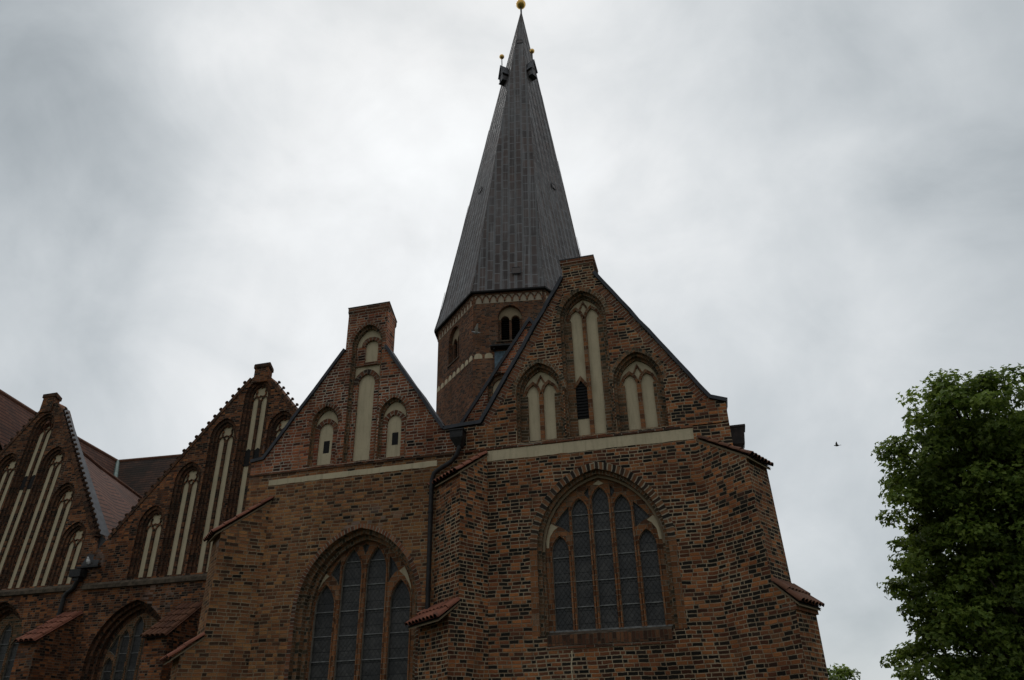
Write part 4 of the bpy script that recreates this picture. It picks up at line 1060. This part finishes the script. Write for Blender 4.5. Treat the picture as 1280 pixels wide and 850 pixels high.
# ------------------------------------------------------------------ birds
def bird_mat(name, c): return simple(name, c, .8, 0, .15, 20, 0)
BG = bird_mat('grey_feathers', (.30, .29, .29)); BW = bird_mat('pale_feathers', (.62, .60, .58)); BD = bird_mat('dark_feathers', (.06, .055, .05))
def bird(name, loc, heading, label, cat, wing_up, scale, mb_, mw_, perched=False):
    b = MB()
    H = Vector((math.cos(heading), math.sin(heading), 0)); Sd = Vector((-H.y, H.x, 0)); o = Vector((0, 0, 0))
    prof = [(-.17, .010, 0), (-.12, .028, 0), (-.05, .052, 0), (.03, .062, .005), (.10, .050, .02), (.14, .032, .035), (.17, .034, .045), (.195, .028, .047), (.215, .010, .04), (.235, .004, .034)]
    if perched: prof = [(-.17+.05, .010, -.12), (-.08, .03, -.07), (-.03, .055, -.02), (.0, .064, .03), (.02, .052, .08), (.03, .034, .115), (.04, .034, .14), (.05, .026, .155), (.075, .008, .15), (.09, .003, .145)]
    b.tube([H*x+Z*z for x, r, z in prof], [r for x, r, z in prof], mb_, 10)
    # tail
    t0 = H*prof[0][0]+Z*prof[0][2]
    dn_ = -Z*.06 if perched else Vector((0, 0, 0))
    tail = [t0+Sd*.02, t0-Sd*.02, t0-H*.10-Sd*.05+dn_, t0-H*.115+dn_, t0-H*.10+Sd*.05+dn_]
    b.face(tail, mw_); b.face([q-Z*.008 for q in tail], mw_)
    if perched:
        for s in (-1, 1):
            b.face([Sd*s*.055+Z*.06+H*.02, Sd*s*.062-Z*.0-H*.02, Sd*s*.03-Z*.13-H*.13, Sd*s*.045-Z*.02-H*.08], mw_)
            b.tube([Sd*s*.02-Z*.04, Sd*s*.02-Z*.115], .006, BD, 5)
    else:
        for s in (-1, 1):
            up = wing_up
            sh = Sd*s*.04+H*.05; el_ = sh+Sd*s*.15+Z*.10*up+H*.04; ti = sh+Sd*s*.33+Z*.26*up-H*.06
            pts = [sh, el_, ti, ti-H*.05, el_-H*.15, sh-H*.13]
            b.face([pts[0], pts[1], pts[4], pts[5]], mw_); b.face([pts[1], pts[2], pts[3], pts[4]], mw_)
            b.face([q-Z*.007 for q in (pts[0], pts[1], pts[4], pts[5])], mw_); b.face([q-Z*.007 for q in (pts[1], pts[2], pts[3], pts[4])], mw_)
    ob = b.build(name, None, None, True)
    ob.location = loc; ob.scale = (scale,)*3; ob['label'] = label; ob['category'] = cat
    return ob
bird('pigeon', atd(1046.5, 557, 36), math.radians(165), 'small dark bird flying alone in the open sky right of the church', 'bird', .7, .6, BD, BG)
bird('pigeon', atd(595.5, 416, 47.5), math.radians(200), 'pale pigeon with raised wings flying in front of the tower', 'bird', 1.0, 1.45, BG, BW)
wp = Vector((-27.85, BY-.12, 9.35))
bird('pigeon', Vector((-27.72, BY-.14, 9.33)), math.radians(-100), 'white pigeon perched on the valley ledge between the left gables', 'bird', 0, 1.35, BW, BW, True)

# ------------------------------------------------------------------ trees
def leafmat(name, c1, c2):
    M = Mat(name, .55, 0, .35); g = M.n('ShaderNodeUVMap', uv_map='UVMap').outputs[0]
    r = M.wn(M.comb(M.math('FLOOR', M.sep(g)[0]), M.math('FLOOR', M.sep(g)[1])))[0]
    r2 = M.wn(M.comb(M.math('FLOOR', M.sep(g)[0]), 3.))[0]; k_ = M.rng(r2, 0, 1, .62, 1.25)
    col = M.mix(1., M.mix(r, c1, c2), M.comb(k_, k_, M.math('MULTIPLY', k_, .9)), 'MULTIPLY'); M.put(col, M.p.inputs['Base Color'])
    tr = M.n('ShaderNodeBsdfTranslucent'); M.put(M.mix(r, tuple(min(1, x*1.6) for x in c1), tuple(min(1, x*1.7) for x in c2)), tr.inputs[0])
    ms = M.n('ShaderNodeMixShader'); ms.inputs[0].default_value = .38
    M.t.links.new(M.p.outputs[0], ms.inputs[1]); M.t.links.new(tr.outputs[0], ms.inputs[2])
    M.t.links.new(ms.outputs[0], M.t.nodes['Material Output'].inputs[0])
    return M.m
LEAF = leafmat('maple_leaves', (.075, .125, .018), (.20, .255, .045)); BARK = simple('bark', (.055, .042, .032), .95, 0, .4, 6, .6)
def tree(label, base, height, lobes, nclump, nleaf, ls, trunk_r, seed):
    rd = random.Random(seed)
    root = bpy.data.objects.new('tree', None); COL.objects.link(root); root.location = base
    root['label'] = label; root['category'] = 'tree'
    base = Vector(base)
    cen = []
    tot = sum(l[1].x*l[1].y*l[1].z for l in lobes)
    for c, r in lobes:
        for _ in range(int(nclump*r.x*r.y*r.z/tot)):
            while True:
                v = Vector((rd.uniform(-1, 1), rd.uniform(-1, 1), rd.uniform(-1, 1)))
                if .25 < v.length < 1: break
            v = v.normalized()*(v.length**.5)
            cen.append((c+Vector((v.x*r.x, v.y*r.y, v.z*r.z)), v))
    tm = MB()
    top = base+Z*height*.85+Vector((.3, .2, 0)); path = [base+(top-base)*t+Vector((math.sin(t*5)*.25, math.cos(t*4)*.2, 0)) for t in (0, .1, .25, .4, .55, .7, .85, 1)]
    tm.tube(path, [trunk_r*1.35, trunk_r, trunk_r*.85, trunk_r*.72, trunk_r*.56, trunk_r*.4, trunk_r*.25, trunk_r*.08], BARK, 12)
    for k, (c, v) in enumerate(cen):
        if k % 7: continue
        t = min(.9, max(.2, (c.z-base.z)/height-.18)); i = int(t*7); s = path[i].lerp(path[min(7, i+1)], t*7-i)
        m1 = s.lerp(c, .5)+Vector((rd.uniform(-.3, .3), rd.uniform(-.3, .3), -.25))
        tm.tube([s, m1, c], [trunk_r*.26, trunk_r*.16, .015], BARK, 6, False)
    for v_ in range(len(tm.v)): tm.v[v_] = tm.v[v_]-base
    tm.build('trunk', root, smooth=True)
    me = MB(); me.mat(LEAF)
    for (c, v) in cen:
        cid = rd.randint(0, 200); cr = rd.uniform(.30, .65); flat = rd.uniform(.45, .8)
        for _ in range(nleaf):
            d = Vector((rd.gauss(0, 1), rd.gauss(0, 1), rd.gauss(0, 1))); d.normalize()
            p = c+Vector((d.x, d.y, d.z*flat))*cr*(rd.random()**.4)-base
            n = (d*.6+v*.4+Vector((rd.gauss(0, .45), rd.gauss(0, .45), .7+rd.gauss(0, .45)))).normalized()
            a = n.orthogonal().normalized(); a = (Matrix.Rotation(rd.uniform(0, 6.28), 3, n) @ a); b = n.cross(a)
            s = ls*rd.uniform(.7, 1.25); f = n*s*.18
            uvc = (cid+.5, rd.randint(0, 40)+.5)
            i0 = len(me.v)
            me.v += [p-a*s*.45, p-a*s*.2+b*s*.28+f*.6, p-a*s*.02+b*s*.5+f, p+a*s*.12+b*s*.2+f*.5, p+a*s*.6-f*.3, p+a*s*.12-b*s*.2+f*.5, p-a*s*.02-b*s*.5+f, p-a*s*.2-b*s*.28+f*.6]
            me.f.append([i0, i0+1, i0+2, i0+3, i0+4]); me.f.append([i0, i0+4, i0+5, i0+6, i0+7]); me.uv += [uvc]*10; me.mi += [0, 0]
    me.build('crown', root)
    return root
D = 27
def L_(px, py, rx, ry, rz, d=D): 
    return (atd(px, py, d), Vector((rx, ry, rz)))
lobes = [L_(1200, 528, 1.35, 1.8, 1.2), L_(1262, 524, 1.7, 2.0, 1.3), L_(1165, 545, .85, 1.3, .85), L_(1165, 500, .75, 1.2, .75), L_(1149, 588, 1.15, 1.4, 1.1), L_(1154, 632, 1.35, 1.5, 1.1), L_(1225, 600, 2.2, 2.4, 1.9, 28), L_(1230, 690, 2.3, 2.4, 1.7, 28), L_(1300, 640, 3, 3, 3, 28.5), L_(1158, 700, 1.15, 1.4, .9),
         L_(1158, 745, 1.05, 1.4, .7), L_(1200, 770, 1.5, 1.6, 1.0), L_(1180, 830, 1.4, 1.7, 1.1), L_(1265, 790, 2.6, 2.4, 2.2, 28), L_(1330, 570, 2.4, 2.4, 2.0, 28.5), L_(1350, 760, 3, 3, 3, 28.5), L_(1230, 905, 2.6, 2.4, 1.7)]
tb = atd(1300, 760, 27.5); tree('large leafy green tree filling the right edge of the photo', (tb.x, tb.y, 0), 12.5, lobes, 1250, 95, .165, .36, 3)
tb = atd(1046, 838, 48); tree('small tree whose tip peeps out behind the right buttress', (tb.x-1.2, tb.y, 0), tb.z-.2, [(Vector((tb.x-.6, tb.y, tb.z-1.0)), Vector((1.6, 1.6, 1.5))), (Vector((tb.x-1.2, tb.y, tb.z-3.2)), Vector((2.4, 2.4, 2.0)))], 110, 90, .22, .16, 9)
